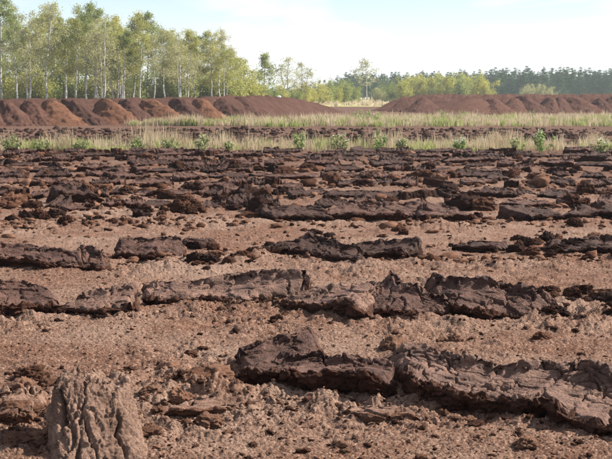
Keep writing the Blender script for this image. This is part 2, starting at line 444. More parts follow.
def ground_full(x, y):
    near = sstep(26, 12, y); midk = sstep(62, 36, y)
    h = ground_low(x, y)
    rm = row_mask(x, y)
    patch = sstep(-0.25, 0.45, f2(x * 0.9 + 31, y * 0.9, 3) + 0.6 * (rm - 0.35))
    rz = rough_zone(x, y); patch = np.minimum(patch + rz, 1.6)
    h = h + 0.04 * rz * (0.4 + 1.2 * f2(x * 5 + 7, y * 5, 3))
    h = h + 0.045 * rm * (0.55 + f2(x * 2.6, y * 2.6, 3)) * midk
    h = h + (0.010 + 0.034 * patch) * f2(x * 5.0, y * 5.0 + 50, 5, 0.55) * midk
    v1, v2, vi = vor2(x * 13 + 0.4 * n2(x * 20, y * 20), y * 13)
    h = h + (0.008 + 0.030 * patch) * (0.55 - v1 * v1 * 1.3) * vi * vi * midk
    v1, v2, vi = vor2(x * 22 + 0.5 * n2(x * 30, y * 30), y * 22 + 3)
    h = h + (0.008 + 0.011 * patch) * (0.5 - v1 * v1 * 1.3) * vi * near
    v1, v2, vi = vor2(x * 38, y * 38 + 7)
    h = h + (0.011 + 0.004 * patch) * (0.5 - v1 * v1 * 1.2) * (0.2 + 1.3 * vi) * near
    h = h + 0.005 * f2(x * 85, y * 85, 2) * near
    return h
def build_ground():
    inv = np.concatenate([np.linspace(1 / 2.6, 1 / 5.2, 40)[:-1], np.linspace(1 / 5.2, 1 / 44.0, 580)])
    d = 1 / inv
    d = np.concatenate([[-40, -10, 0.6, 1.6], d, np.geomspace(45, 400, 40), np.geomspace(450, 6000, 14)])
    u = np.linspace(-0.29, 0.29, 700)
    ex = np.concatenate([np.linspace(0.292, 0.62, 70), np.geomspace(0.66, 8, 12)])
    u = np.concatenate([-ex[::-1], u, ex])
    D, U = np.meshgrid(d, u, indexing='ij')
    X = U * np.maximum(np.abs(D), 2.0); Y = D
    # break up the regular grid
    Z = ground_full(X, Y)
    Z[np.abs(Y) > 60] *= 0.6
    V = np.stack([X, Y, Z], -1).reshape(-1, 3)
    me = mesh_np('ground', V, grid_faces(len(d), len(u))[:, ::-1], M_GROUND)
    o = link('ground', me); tag(o, 'dry red-brown crumbly peat ground of the cutover field', kind='structure')
build_ground()
def gz(x, y): return float(ground_low(np.array([x]), np.array([y]))[0] + 0.02 * row_mask(np.array([x]), np.array([y]))[0])

# ------------------------------------------------------------------ peat slices (turned sods)
def slice_mesh(name, length, w, h, seed, ta=1.0, tb=1.0, lip=0.5, rim=1.0, res=0.006, mat=None, bend=0.0, jag=1.0, crack=1.0, lip2=None, dry=0.0, notch=0.0):
    """a curled sod: torn undercut front, sheared sloping face, hollow, ragged upstanding rim at the back.
    local x runs along the sod, -y is the front, z up, origin at the base"""
    n = max(14, int(length / res)); m = max(16, int((w + h * 2.2) / res))
    if lip2 is None: lip2 = lip
    o = seed * 7.31
    # rows close together near both ends so that the broken ends stand steep
    t = np.linspace(0, 1, n); s = t + 0.0
    s = 0.5 - 0.5 * np.cos(np.pi * t) * (0.72 + 0.28 * np.abs(np.cos(np.pi * t)))
    s = (s - s[0]) / (s[-1] - s[0])
    v = np.linspace(0, 1, m)
    S, Vv = np.meshgrid(s, v, indexing='ij')
    lp = lip + (lip2 - lip) * S + 0.16 * n2(S * length * 2.2 + o, S * 0 + 3.3)
    lp = np.clip(lp, 0.08, 0.9)
    hv = h * (1 + 0.22 * n2(S * length * 1.6 + o, S * 0 + 0.7) + 0.10 * n2(S * length * 5 + o, S * 0 + 5.7))
    tp = ta + (tb - ta) * S; hv = hv * tp
    ky = [0.00, 0.10, 0.20, 0.27, 0.45, 0.62, 0.74, 0.82, 1.0]
    one = np.ones_like(S)
    py = [-0.38 * one, -0.46 * one, -0.53 * one, -0.48 * one, -0.18 * one, 0.12 * one, 0.27 * one, 0.37 * one, 0.52 * one]
    hollow = 0.66 + 0.12 * n2(S * length * 2 + o + 9, S * 0 + 1.1)
    pz = [-0.18 * one, lp * 0.35, lp * 0.82, lp, lp + (hollow - lp) * 0.52, lp + (hollow - lp) * 0.92, hollow + 0.16 * rim, one * (0.74 + 0.26 * rim), -0.18 * one]
    def interp(P):
        r = np.zeros_like(S)
        for a in range(len(ky) - 1):
            k = (Vv >= ky[a]) & (Vv <= ky[a + 1]); tt = np.clip((Vv - ky[a]) / (ky[a + 1] - ky[a]), 0, 1)
            ts = tt * 0.5 + 0.5 * tt * tt * (3 - 2 * tt)
            r = np.where(k, P[a] + (P[a + 1] - P[a]) * ts, r)
        return r
    Y = interp(py) * w * (0.45 + 0.55 * tp) + 0.22 * w * (tp - 1); Z = interp(pz) * hv
    X = (S - 0.5) * length
    sh = np.sin(np.array([o * 3.1, o * 5.7])); X = X + Y * np.where(S < .5, sh[0] * sstep(.35, 0, S), sh[1] * sstep(.65, 1, S)) * 0.7
    # broken ends: the profile closes in over the last few centimetres, ragged
    ed = np.minimum(S, 1 - S) * length
    rag = 0.05 * w * f2(Y * 9 + o, Z * 9 + S * 3, 3)
    e = np.clip((ed + rag * 0.5) / (0.10 * w + 0.02), 0, 1) ** 0.45
    e = np.where((S <= 0) | (S >= 1), 0, e)
    Y = Y * (0.25 + 0.75 * e); Z = np.where(Z > 0, Z * e, Z) - 0.02 * (1 - e)
    X = X + 0.12 * w * f2(Y * 4 + o, Z * 6 + np.sign(S - .5) * 3, 3) * sstep(0.25 * length, 0, ed)
    Y = Y + bend * (4 * (S - 0.5) ** 2) + 0.22 * w * n2(X * 1.9 + o, X * 0 + 2.2) + 0.06 * n2(X * 5 + o, Vv * 2.5 + 7.2)
    P = np.stack([X, Y, Z], -1); N = grid_normals(P)
    q = P + o
    skin = sstep(0.255, 0.30, Vv) * sstep(0.88, 0.82, Vv)
    torn = 1 - skin
    dsp = 0.10 * h * f3(q * 5.0, 3) * (0.35 + 0.65 * torn)
    # torn sides: lumpy, with ledges running along the sod
    lay = f3(q * np.array([5, 14, 26]), 4, 0.6)
    vq, vid = vor3(q * np.array([16, 20, 26]) + 0.6 * f3(q * 9, 2)[..., None])
    dsp = dsp + torn * (0.15 * h * lay + 0.09 * h * f3(q * 42, 3, 0.65) + 0.22 * h * (0.4 - vq * vq) * vid)
    # sheared face: shallow plough scallops, then fine grain
    dsp = dsp + skin * (0.05 * h * f3(q * np.array([8, 3.5, 5]), 3) + 0.020 * h * f3(q * np.array([20, 50, 50]), 4, .66))
    # ragged rim with dog-ears
    cr = np.exp(-((Vv - 0.775) / 0.055) ** 2)
    ear = 0.85 * np.maximum(0, f2(X * 4.5 + o, Vv * 4 + 1.0, 4, .62)) + 0.35 * np.maximum(0, f2(X * 17 + o, Vv * 12, 3, .6))
    ends = sstep(0.0, 0.06, ed)
    P[..., 2] += cr * ear * 0.36 * h * jag * ends * e
    P[..., 1] += cr * 0.20 * h * f2(X * 9 + o, Vv * 6 + 4, 3) * ends
    P[..., 2] -= cr * 0.24 * h * np.maximum(0, -f2(X * 3.4 + o, Vv * 3 + 9, 3)) * ends
    # lip crumbles
    lc = np.exp(-((Vv - 0.26) / 0.05) ** 2)
    dsp = dsp + lc * 0.20 * h * f2(X * 11 + o, Vv * 9, 4, .6)
    # shrinkage cracks
    arc = Vv * (w + 2.2 * h)
    wx = X + 0.05 * f2(X * 5 + o, arc * 5, 3); wy = arc + 0.05 * f2(X * 5 + o + 40, arc * 5, 3)
    dx_, dy_ = wx + 0.45 * wy, wy - 0.30 * wx
    a1, a2, ai = vor2(dx_ * 5.2 + o, dy_ * 4.2 + o); edge = (a2 - a1) / 4.6
    b1, b2, bi = vor2(dx_ * 10 + o, dy_ * 16 + o); edge2 = (b2 - b1) / 12
    cm = sstep(-0.15, 0.25, f2(X * 2.5 + o, arc * 2.5, 2))
    dsp = dsp - crack * (0.060 * sstep(0.016, 0.003, edge) * sstep(-.35, .1, f2(X * 3 + o + 3, arc * 3, 2)) + 0.026 * sstep(0.011, 0.002, edge2) * cm)
    wr = np.abs(f2((X + 0.6 * arc) * 7 + o, (arc - 0.4 * X) * 16 + o, 4, .6)); dsp = dsp - crack * skin * 0.014 * sstep(0.09, 0.0, wr) * sstep(-.1, .35, f2(X * 2.2 + o + 7, arc * 3, 2))
    dsp = dsp + crack * (0.016 * (bi - 0.5) * cm + 0.024 * (ai - 0.5)) * skin + crack * 0.02 * skin * (a1 - 0.4) * ai
    P = P + N * dsp[..., None] * np.clip(e, 0.25, 1)[..., None]
    V = P.reshape(-1, 3)
    return mesh_np(name, V, grid_faces(n, m)[:, ::-1], mat or M_SLICE, True, {'skin': (skin * np.clip(e * 1.3 - 0.3, 0, 1)).ravel()})

def place_slice(label, x0y0, x1y1, h, w, seed, mat=None, group=None, name='peat_slice', tilt=0.0, **kw):
    """the sod's front foot runs from pixel x0y0 to pixel x1y1 of the photograph (on the ground)"""
    a = ground_at(*x0y0); b = ground_at(*x1y1)
    length = math.hypot(b[0] - a[0], b[1] - a[1]); ang = math.atan2(b[1] - a[1], b[0] - a[0])
    dist = 0.5 * (a[1] + b[1])
    res = kw.pop('res', max(0.0045, dist * 0.00095))
    me = slice_mesh(name, length, w, h, seed, mat=mat, res=res, **kw)
    nx, ny = -math.sin(ang), math.cos(ang)
    cx, cy = (a[0] + b[0]) / 2 + nx * w * 0.5, (a[1] + b[1]) / 2 + ny * w * 0.5
    o = link(name, me, None, (cx, cy, gz(cx, cy) - 0.005), (tilt, 0, ang))
    tag(o, label, 'peat slice', group)
    return o
GA = 'broken peat slices of the nearest row'; GB = 'peat slices of the second row'; GC = 'peat slices of the third row'; GD = 'peat slices of the fourth row'
# nearest row
place_slice('long dark peat slice with ragged rim and torn front running off the right edge', (360, 397), (660, 447), 0.225, 0.56, 3, ta=0.9, lip=0.86, lip2=0.16, rim=1.0, jag=1.15, group=GA, bend=0.03, mat=M_SUNLIT_DUST)
place_slice('dark low broken peat slice butting against the long foreground slice', (244, 391), (384, 405), 0.185, 0.40, 4, lip=0.62, lip2=0.8, rim=0.5, jag=0.9, group=GA, mat=M_SLICE)
place_slice('upturned dark peat block with a flat top lying on the low broken slice', (248, 388), (332, 379), 0.25, 0.40, 5, ta=0.75, tb=1.1, lip=0.35, lip2=0.6, rim=0.5, jag=0.6, group=GA, mat=M_SLICE)
place_slice('short pale brown log-like peat piece lying in front of the long slice', (333, 424), (408, 427), 0.085, 0.17, 6, lip=0.8, rim=0.3, jag=0.3, crack=0.7, group=GA, mat=M_DRY, bend=0.05)
place_slice('small hollow peat flake with a dark shadow beneath beside the pale clump', (176, 421), (246, 421), 0.085, 0.22, 7, lip=0.75, rim=0.4, jag=0.5, crack=0.7, group=GA, mat=M_DRY)
place_slice('brown ragged peat piece at the left edge beside the pale clump', (-30, 432), (48, 428), 0.13, 0.34, 8, lip=0.5, rim=0.8, jag=0.8, group=GA, mat=M_DRY)
# second row
place_slice('dark smooth-topped peat slice at the left edge in the second row', (-25, 321), (61, 317), 0.25, 0.50, 11, ta=1.1, tb=0.8, lip=0.30, rim=0.7, jag=0.5, group=GB)
place_slice('small greyish peat slice with a pointed crest in the second row', (58, 316), (132, 318), 0.19, 0.44, 12, ta=0.5, tb=1.15, lip=0.22, rim=0.9, jag=1.2, group=GB, mat=M_SUNLIT_DUST)
place_slice('long hollow peat slice with a shaded trough and dark undercut lip', (128, 302), (270, 312), 0.215, 0.66, 13, ta=0.55, tb=1.05, mat=M_SUNLIT_DUST, lip=0.34, rim=1.3, jag=0.7, group=GB, bend=-0.06)
place_slice('rounded grey-brown peat slice tapering left in the middle of the second row', (254, 307), (350, 322), 0.22, 0.52, 14, ta=0.5, tb=1.15, mat=M_SUNLIT_DUST, lip=0.30, lip2=0.5, rim=0.6, jag=0.6, group=GB)
place_slice('cracked peat slice with a spiky crest right of the rounded one', (341, 311), (426, 324), 0.25, 0.50, 15, ta=1.2, tb=0.45, lip=0.28, lip2=0.2, rim=0.8, jag=1.3, group=GB)
place_slice('cracked blocky peat slice with ragged top in the second row right of centre', (420, 317), (540, 325), 0.28, 0.54, 16, ta=1.05, tb=0.65, lip=0.36, lip2=0.15, rim=0.9, jag=1.2, group=GB)
# third row
place_slice('long low dark peat slice at the left edge in the third row', (-20, 269), (66, 273), 0.215, 0.46, 21, ta=1.0, tb=0.8, lip=0.45, rim=0.8, jag=0.7, group=GC)
place_slice('short dark peat slice tapering right in the third row near the left edge', (52, 270), (102, 272), 0.19, 0.45, 22, ta=1.15, tb=0.5, lip=0.3, lip2=0.1, rim=0.8, jag=0.8, group=GC)
place_slice('reddish peat block with a dark hollow left end in the third row', (108, 262), (180, 263), 0.235, 0.45, 23, lip=0.25, rim=0.5, jag=0.4, group=GC)
place_slice('thin dark peat flake right of the reddish block in the third row', (180, 250), (208, 250), 0.13, 0.30, 24, lip=0.6, rim=0.4, jag=0.4, group=GC, mat=M_DARK)
place_slice('dark peat slice with torn layered top in the middle of the third row', (273, 258), (350, 266), 0.23, 0.46, 25, ta=1.1, tb=0.55, lip=0.42, lip2=0.3, rim=0.8, jag=0.9, group=GC, mat=M_DARK)
place_slice('rough dark peat slice with lumpy crest right of the layered one in the third row', (348, 260), (415, 262), 0.225, 0.44, 26, ta=0.7, tb=1.05, lip=0.5, rim=0.8, jag=1.3, group=GC, mat=M_DARK)
place_slice('dark wedge of peat pointing right on the pale strip in the third row', (457, 251), (502, 253), 0.15, 0.34, 27, lip=0.6, rim=0.5, jag=0.6, group=GC, mat=M_DARK)
place_slice('rough dark peat slice in the third row near the right edge', (545, 255), (628, 257), 0.19, 0.42, 28, ta=0.6, tb=1.1, lip=0.5, rim=0.8, jag=1.4, group=GC, mat=M_DARK)
# fourth row
place_slice('dark peat slice left of centre in the fourth row', (257, 222), (328, 223), 0.225, 0.5, 31, lip=0.45, rim=0.7, jag=0.8, group=GD, mat=M_DARK)
place_slice('long dark peat slice right of centre in the fourth row', (326, 222), (424, 224), 0.225, 0.5, 32, lip=0.4, rim=0.7, jag=0.8, group=GD)
place_slice('curved peat slice with a raised end in the fourth row', (420, 225), (476, 224), 0.20, 0.45, 33, lip=0.4, rim=0.9, jag=0.9, group=GD)
place_slice('dark peat slice in the fourth row second from the right edge', (518, 225), (566, 223), 0.20, 0.45, 34, lip=0.45, rim=0.7, jag=0.9, group=GD, mat=M_DARK)
place_slice('dark peat slice in the fourth row at the right edge', (570, 222), (630, 222), 0.20, 0.45, 35, lip=0.45, rim=0.8, jag=1.0, group=GD, mat=M_DARK)
place_slice('dark peat slice in the fourth row near the left edge', (50, 204), (92, 204), 0.30, 0.5, 36, lip=0.5, rim=0.6, jag=1.0, group=GD, mat=M_DARK)

# the pale, deeply cracked clump standing in the lower left corner
def clump_mesh():
    n, m = 220, 140
    S, T = np.meshgrid(np.linspace(-1, 1, n), np.linspace(0, 1, m), indexing='ij')
    ang = S * math.pi; wd, H = 0.205, 0.32
    c, sn = np.cos(ang), np.sin(ang)
    rr = (np.abs(c) ** 3.2 + np.abs(sn) ** 3.2) ** (-1 / 3.2)      # a block with rounded corners
    cap = np.clip((T - 0.78) / 0.22, 0, 1); Zt = np.minimum(T / 0.78, 1)
    X = sn * rr * wd * (1.10 - 0.22 * Zt) * (1 - cap * 0.97); Y = -c * rr * 0.15 * (1.1 - 0.25 * Zt) * (1 - cap * 0.97)
    jag = 0.04 * f2(X * 14 + 4, Y * 9, 4, .65) - 0.08 * sstep(-.10, -.22, X)
    Z = -0.07 + Zt * (H + 0.07 + jag * Zt ** 3 - 0.03 * np.clip(X / wd, -1, 1) * Zt ** 2) - 0.03 * cap
    Y = Y + 0.95 * np.clip(Z, 0, 1); X = X + 0.08 * np.clip(Z, 0, 1)
    P = np.stack([X, Y, Z], -1); N = grid_normals(P)
    if N[n // 2, m // 3, 1] > 0: N = -N
    q = P + 5.5; gx = ang * 0.17
    wx = gx + 0.035 * f2(gx * 7, Z * 5, 3); wz = Z + 0.06 * f2(gx * 9 + 40, Z * 7, 3)
    a1, a2, ai = vor2(wx * 9 + 2, wz * 4.5 + 1); e1 = (a2 - a1) / 8
    b1, b2, bi = vor2(wx * 17 + 2, wz * 10 + 1); e2 = (b2 - b1) / 13
    c1, c2, ci = vor2(wx * 38 + 2, wz * 26 + 1)
    d = 0.014 * f3(q * np.array([6, 6, 3]), 3, .5) + 0.008 * f3(q * np.array([60, 60, 22]), 4, .68)
    g1 = np.abs(f2(gx * 6.5 + 3, Z * 2.2, 4, .5)); g2 = np.abs(f2(gx * 15 + 9, Z * 7 + 4, 4, .6))
    d = d - 0.036 * np.exp(-(g1 / 0.035) ** 2) - 0.012 * np.exp(-(g2 / 0.045) ** 2) + 0.020 * (bi - 0.5) + 0.016 * (ai - 0.5) + 0.010 * (ci - 0.5)
    for c0, w0, dep, z0, z1 in ((-0.15, .012, .07, .14, .40), (0.07, .006, .05, .02, .20), (0.20, .006, .04, .12, .30)):
        d = d - dep * np.exp(-((gx - c0 - 0.03 * f2(Z * 9 + c0 * 50, Z * 0, 3)) / w0) ** 2) * sstep(z0 - .03, z0 + .05, Z) * sstep(z1 + .03, z1 - .05, Z)
    P = P + N * d[..., None] * (1 - sstep(0, .25, cap))[..., None]; P[..., 2] += 0.03 * f3(q * 16, 4, .65) * sstep(.05, .4, cap)
    return mesh_np('peat_clump', P.reshape(-1, 3), grid_faces(n, m), M_STUMP, True, {'skin': (0.85 + 0 * S).ravel()})
cx, cy = ground_at(96, 459)
o = link('peat_clump', clump_mesh(), None, (cx, cy + 0.06, gz(cx, cy) - 0.01), (0, 0, 0.36))
tag(o, 'pale deeply cracked upright clump of dried peat in the lower left corner', 'peat clump')

# ------------------------------------------------------------------ clods
def clod_mesh(name, seed, sub, mat, flat=0.7, rough=1.0):
    V, F = ICO[sub]; q = V + seed * 5.13
    a = f3(q * 1.1, 3, .55); b = f3(q * 2.7, 4, .6)
    g1, i1 = vor3(q * 2.6 + 0.5 * b[:, None]); g2, i2 = vor3(q * 6.0 + 3)
    r = 1 + 0.36 * a + 0.26 * rough * b + 0.42 * (0.35 - g1 * g1) * (0.3 + i1) + 0.17 * (0.35 - g2 * g2) * (0.2 + i2) + 0.15 * f3(q * 9, 4, .7)
    P = V * r[:, None] * np.array([1.15, 0.9, flat])
    # flat-faced breaks
    rg = np.random.default_rng(seed)
    for k in range(1):
        nrm = rg.normal(size=3); nrm /= np.linalg.norm(nrm); dd = P @ nrm - (0.62 + 0.2 * rg.random())
        P = P - np.maximum(dd, 0)[:, None] * nrm * 0.8
    P[:, 2] = np.maximum(P[:, 2], -0.45) + 0.30
    sk = sstep(0.2, 0.5, n3(V * 1.3 + seed))
    return mesh_np(name, P, F, mat, True, {'skin': sk, 'tone': 0 * sk})
CL_NEAR = [clod_mesh('peat_clod', 100 + i, 5, M_CLOD if i % 4 == 0 else M_CRUMB, 0.62 + 0.08 * (i % 3), 1.2) for i in range(8)]
CL_MID = [clod_mesh('peat_clod', 120 + i, 5, (M_LUMP, M_DARK, M_LUMP)[i % 3], 0.72 + 0.08 * (i % 3), 1.2) for i in range(12)]
N_CLOD = [0]
def put_clod(x, y, size, near=False, label='', group='', stretch=1.0, rz=None):
    me = random.choice(CL_NEAR if near else CL_MID)
    o = link('peat_clod', me, None, (x, y, gz(x, y) - 0.06 * size), (random.uniform(-.25, .25), random.uniform(-.25, .25), random.uniform(0, 6.28) if rz is None else rz),
             (size * stretch, size, size * random.uniform(0.8, 1.15)))
    tag(o, label, 'peat clod', group); N_CLOD[0] += 1
    return o
NEAR_CL = [  # px, py (foot), size px (width), label
 (168, 372, 24, 'dark round clod behind the small hollow flake'),
 (190, 390, 34, 'brown lumpy clod left of the hollow flake'),
 (212, 385, 38, 'large pale crumbly clod behind the small hollow flake'),
 (235, 378, 26, 'crumbly clod near the left end of the dark broken slice'),
 (232, 396, 20, 'small clod at the right tip of the hollow flake'),
 (30, 382, 30, 'rough brown clod behind the left-edge peat piece'),
 (18, 400, 36, 'rounded pale clod at the left edge of the foreground'),
 (48, 392, 26, 'brown clod wedged left of the pale clump'),
 (10, 425, 44, 'wide pale clod low at the left edge'),
 (42, 447, 34, 'reddish clod at the foot of the pale clump on its left'),
 (15, 450, 30, 'small brown clod in the bottom left corner'),
 (150, 440, 24, 'pale clod at the foot of the pale clump on its right'),
 (62, 455, 26, 'brown crumbly clod touching the front left foot of the pale clump'), (128, 456, 22, 'small clod touching the front right foot of the pale clump'),
 (150, 400, 20, 'pale crumb-covered clod right of the pale clump at mid height'), (180, 408, 24, 'lumpy clod left of the hollow flake'),
 (158, 418, 22, 'small clod between the pale clump and the hollow flake'),
 (205, 428, 30, 'pale crumbly clod in front of the hollow flake'),
 (395, 352, 30, 'ragged root-like clod standing on the rim of the long slice'),
 (528, 449, 26, 'pale stone-like clod in the bottom right foreground'),
 (455, 342, 14, 'small dark clod behind the long foreground slice'),
 (541, 341, 16, 'small dark clod behind the right part of the long slice'),
 (189, 354, 14, 'small dark clod alone on the bare strip left of centre'),
 (470, 428, 18, 'small pale clod below the lip of the long slice'),
]
for px, py, sz, lab in NEAR_CL:
    x, y = ground_at(px, py); s = sz / FPX * y * 0.5
    put_clod(x, y + s * 0.6, s, True, lab, 'clods lying in the foreground')

def row_clods(i, x0, x1, py0, py1, k, s0, s1, label, group):
    pts = sorted((random.uniform(x0, x1), random.uniform(py0, py1)) for _ in range(k))
    for q, (px, py) in enumerate(pts):
        x, y = ground_at(px, py)
        put_clod(x, y, random.uniform(s0, s1) * random.uniform(0.6, 1), False, label + f', {ordinal(q)} from the left', group, random.uniform(0.85, 1.35), random.gauss(0, 0.8))
row_clods(1, 540, 625, 292, 325, 26, 0.05, 0.11, 'crumbly clod in the heap ending the second row at right', 'clods ending the second row')
row_clods(1, 0, 420, 318, 324, 10, 0.03, 0.06, 'small clod at the foot of the second row', 'clods at the foot of the second row')
row_clods(2, 190, 275, 246, 272, 24, 0.05, 0.10, 'brown clod in the left gap of the third row', 'clods in the gap of the third row')
row_clods(2, 405, 455, 246, 262, 8, 0.05, 0.09, 'dark clod beside the wedge of the third row', 'clods left of the wedge')
row_clods(2, 505, 612, 238, 258, 26, 0.05, 0.12, 'lumpy clod ending the third row at right', 'clods ending the third row')
row_clods(3, 0, 250, 206, 226, 36, 0.06, 0.13, 'brown clod in the crumbly left half of row four', 'clods in the fourth row')
row_clods(3, 470, 612, 214, 228, 10, 0.05, 0.10, 'dark clod in the right part of the fourth row', 'clods in the fourth row')

row_clods(3, 250, 470, 230, 240, 9, 0.04, 0.08, 'small clod on the bare strip before the fourth row', 'clods before the fourth row')
row_clods(3, 0, 240, 196, 206, 12, 0.06, 0.12, 'dark clod behind the crumbly left half of row four', 'clods behind the fourth row')

# ------------------------------------------------------------------ crowded far rows
FAR = [slice_mesh('peat_slice', 1.0 + 0.16 * (i % 5), 0.44, 0.21, 60 + i, lip=0.32 + 0.07 * (i % 4), rim=0.6, jag=0.35, crack=0.6, res=0.019, mat=(M_DARK, M_SLICE)[i % 2]) for i in range(12)]
n_far = 0
for r_i, d in enumerate(ROW_D[4:]):
    half = 0.262 * d + 0.6; x = -half - random.random() * 0.6; k_in = 0
    while x < half:
        k = random.choice(FAR); L_ = random.choice([random.uniform(.2, .42), random.uniform(.22, .5), random.uniform(0.4, 0.85)]); run = 1.1 * L_
        if random.random() < 0.90:
            yy = d + 0.35 * float(n2(np.array([(x + .5) * 0.35]), np.array([d * 0.1 + 4.0]))[0]) + random.gauss(0, 0.22)
            xx = x + run / 2
            o = link('peat_slice', k, None, (xx, yy, gz(xx, yy) - 0.01), (0, random.gauss(0, 0.03), random.gauss(0, 0.45) + (math.pi if random.random() < 0.12 else 0)), (L_, random.uniform(.5, .9), random.uniform(.55, 1.0)))
            tag(o, f'dark peat slice, {ordinal(k_in)} from the left in the {ordinal(r_i + 4)} row from the front', 'peat slice', f'peat slices of the {ordinal(r_i + 4)} row'); n_far += 1; k_in += 1
        x += run * random.uniform(0.8, 1.45)
row_left = 290 - N_CLOD[0]
far_pts = []
for _ in range(max(0, row_left)):
    py = 94 + 1 / random.uniform(1 / 128, 1 / 60); px = random.uniform(-5, 617); x, y = ground_at(px, py); q = min(ROW_D, key=lambda v: abs(v - y)); y = q + (y - q) * 0.55; far_pts.append((px, 94 + CAM_H * FPX / y))
far_n = {}
for px, py in sorted(far_pts):
    x, y = ground_at(px, py); ri = min(range(len(ROW_D)), key=lambda q: abs(ROW_D[q] - y)); far_n[ri] = far_n.get(ri, -1) + 1
    put_clod(x, y, random.uniform(0.07, 0.19), False, f'small clod beside the {ordinal(ri)} row from the front, {ordinal(far_n[ri])} from the left', f'clods by the {ordinal(ri)} row', random.uniform(.85, 1.4), random.gauss(0, .8))

def scatter_chunks(name, pts, sizes, seed, sub, mat, label, flat=0.65, tone=(-0.7, 0.6)):
    """thousands of crumbs joined in one mesh"""
    rg = np.random.default_rng(seed); V0, F0 = ICO[sub]
    protos = []
    for k in range(10):
        q = V0 + 3.3 * k + seed
        r = 1 + 0.55 * n3(q * 1.4) + 0.6 * n3(q * 2.9) + 0.5 * n3(q * 5.3)
        protos.append(V0 * r[:, None] * np.array([1.1, 0.9, flat]))
    protos = np.array(protos); n = len(pts)
    pk = rg.integers(0, 10, n); ang = rg.uniform(0, 2 * np.pi, n); st = rg.uniform(0.8, 1.7, n)
    P = protos[pk] * sizes[:, None, None]; P[..., 0] *= st[:, None]
    tl = rg.normal(0, 0.35, n); c, s = np.cos(tl)[:, None], np.sin(tl)[:, None]
    y, z = P[..., 1] * c - P[..., 2] * s, P[..., 1] * s + P[..., 2] * c
    P[..., 1], P[..., 2] = y, z
    c, s = np.cos(ang)[:, None], np.sin(ang)[:, None]
    x, y = P[..., 0] * c - P[..., 1] * s, P[..., 0] * s + P[..., 1] * c
    P[..., 0], P[..., 1] = x, y
    P = P + pts[:, None, :]
    F = (F0[None] + (np.arange(n) * len(V0))[:, None, None]).reshape(-1, 3)
    tone = np.repeat(rg.uniform(*tone, n), len(V0))
    me = mesh_np(name, P.reshape(-1, 3), F, mat, True, {'tone': tone, 'skin': 0 * tone})
    o = link(name, me); tag(o, label, 'crumbs', kind='stuff'); return o
def field_points(n, seed, d0, d1, w0=0.12, power=1.0):
    rg = np.random.default_rng(seed); k = n * 5
    inv = rg.uniform(1 / d1 ** power, 1 / d0 ** power, k); d = (1 / inv) ** (1 / power); x = rg.uniform(-0.30, 0.30, k) * (d + 1.5)
    den = w0 + (1 - w0) * np.clip(row_mask(x, d) * 1.2, 0, 1) * (0.4 + 0.6 * sstep(-0.2, .4, f2(x * .9 + 31, d * .9, 3)))
    keep = np.nonzero(rg.random(k) < den)[0][:n]
    x, d = x[keep], d[keep]
    return x, d, rg
x, d, rg = field_points(1500, 5, 5.0, 28.0, 0.04)
sz = 0.010 * np.exp(rg.normal(0.1, 0.55, len(x)))
scatter_chunks('peat_crumbs', np.stack([x, d, ground_full(x, d) + sz * 0.25], 1), sz, 5, 3, M_CRUMB, 'brown peat lumps strewn along the furrow rows')
x, d, rg = field_points(17000, 6, 4.8, 24.0, 0.35)
sz = 0.0050 * np.exp(rg.normal(0.0, 0.45, len(x)))
scatter_chunks('peat_grit', np.stack([x, d, ground_full(x, d) + sz * 0.2], 1), sz, 6, 1, M_CLOD, 'fine peat crumbs covering the ground')
x, d, rg = field_points(3400, 9, 13.0, 38.0, 0.06)
sz = 0.034 * np.exp(rg.normal(0.0, 0.5, len(x))) * (0.55 + 0.45 * sstep(15, 24, d))
scatter_chunks('peat_crumbs', np.stack([x, d, ground_full(x, d) + sz * 0.25], 1), sz, 9, 2, M_LUMP, 'dark peat lumps between the crowded far rows', tone=(-0.5, 0.6))
# second ploughed field behind the first grass strip
rg = np.random.default_rng(21); n = 3400
d = 1 / rg.uniform(1 / 64, 1 / 43.5, n); x = rg.uniform(-0.31, 0.31, n) * d
sz = 0.055 * np.exp(rg.normal(0, 0.4, n)); rowk = 0.5 + 0.5 * np.sin(d * 2 * np.pi / 2.2 + 1.2 * n2(x * .2, d * .1)); sz *= 0.5 + 0.8 * rowk
scatter_chunks('peat_rubble', np.stack([x, d, sz * 0.3], 1), sz, 21, 2, M_DARK, 'dark lumps of the ploughed peat strip beyond the first grass')
# pale twigs and straw
rg = np.random.default_rng(31); acc = Acc()
for k in range(220):
    d = 1 / rg.uniform(1 / 15, 1 / 5); x = rg.uniform(-.28, .28) * d; L_ = rg.uniform(0.02, 0.09); a = rg.uniform(0, 6.28)
    z = float(ground_full(np.array([x]), np.array([d]))[0]) + 0.006
    p = np.array([[-L_ / 2, 0, 0], [0, L_ * .08, 0.006], [L_ / 2, 0, 0.002]]); c, s = math.cos(a), math.sin(a)
    p = np.stack([p[:, 0] * c - p[:, 1] * s + x, p[:, 0] * s + p[:, 1] * c + d, p[:, 2] + z], 1)
    acc.add(*tube(p, [0.0015, 0.002, 0.001], 4))
M_STRAW = mat_bark('dry_straw', (0.30, 0.21, 0.14), (0.13, 0.08, 0.05))
o = link('straw_litter', acc.mesh('straw_litter', M_STRAW)); tag(o, 'thin dry straws and root fibres strewn on the peat', 'straw', kind='stuff')

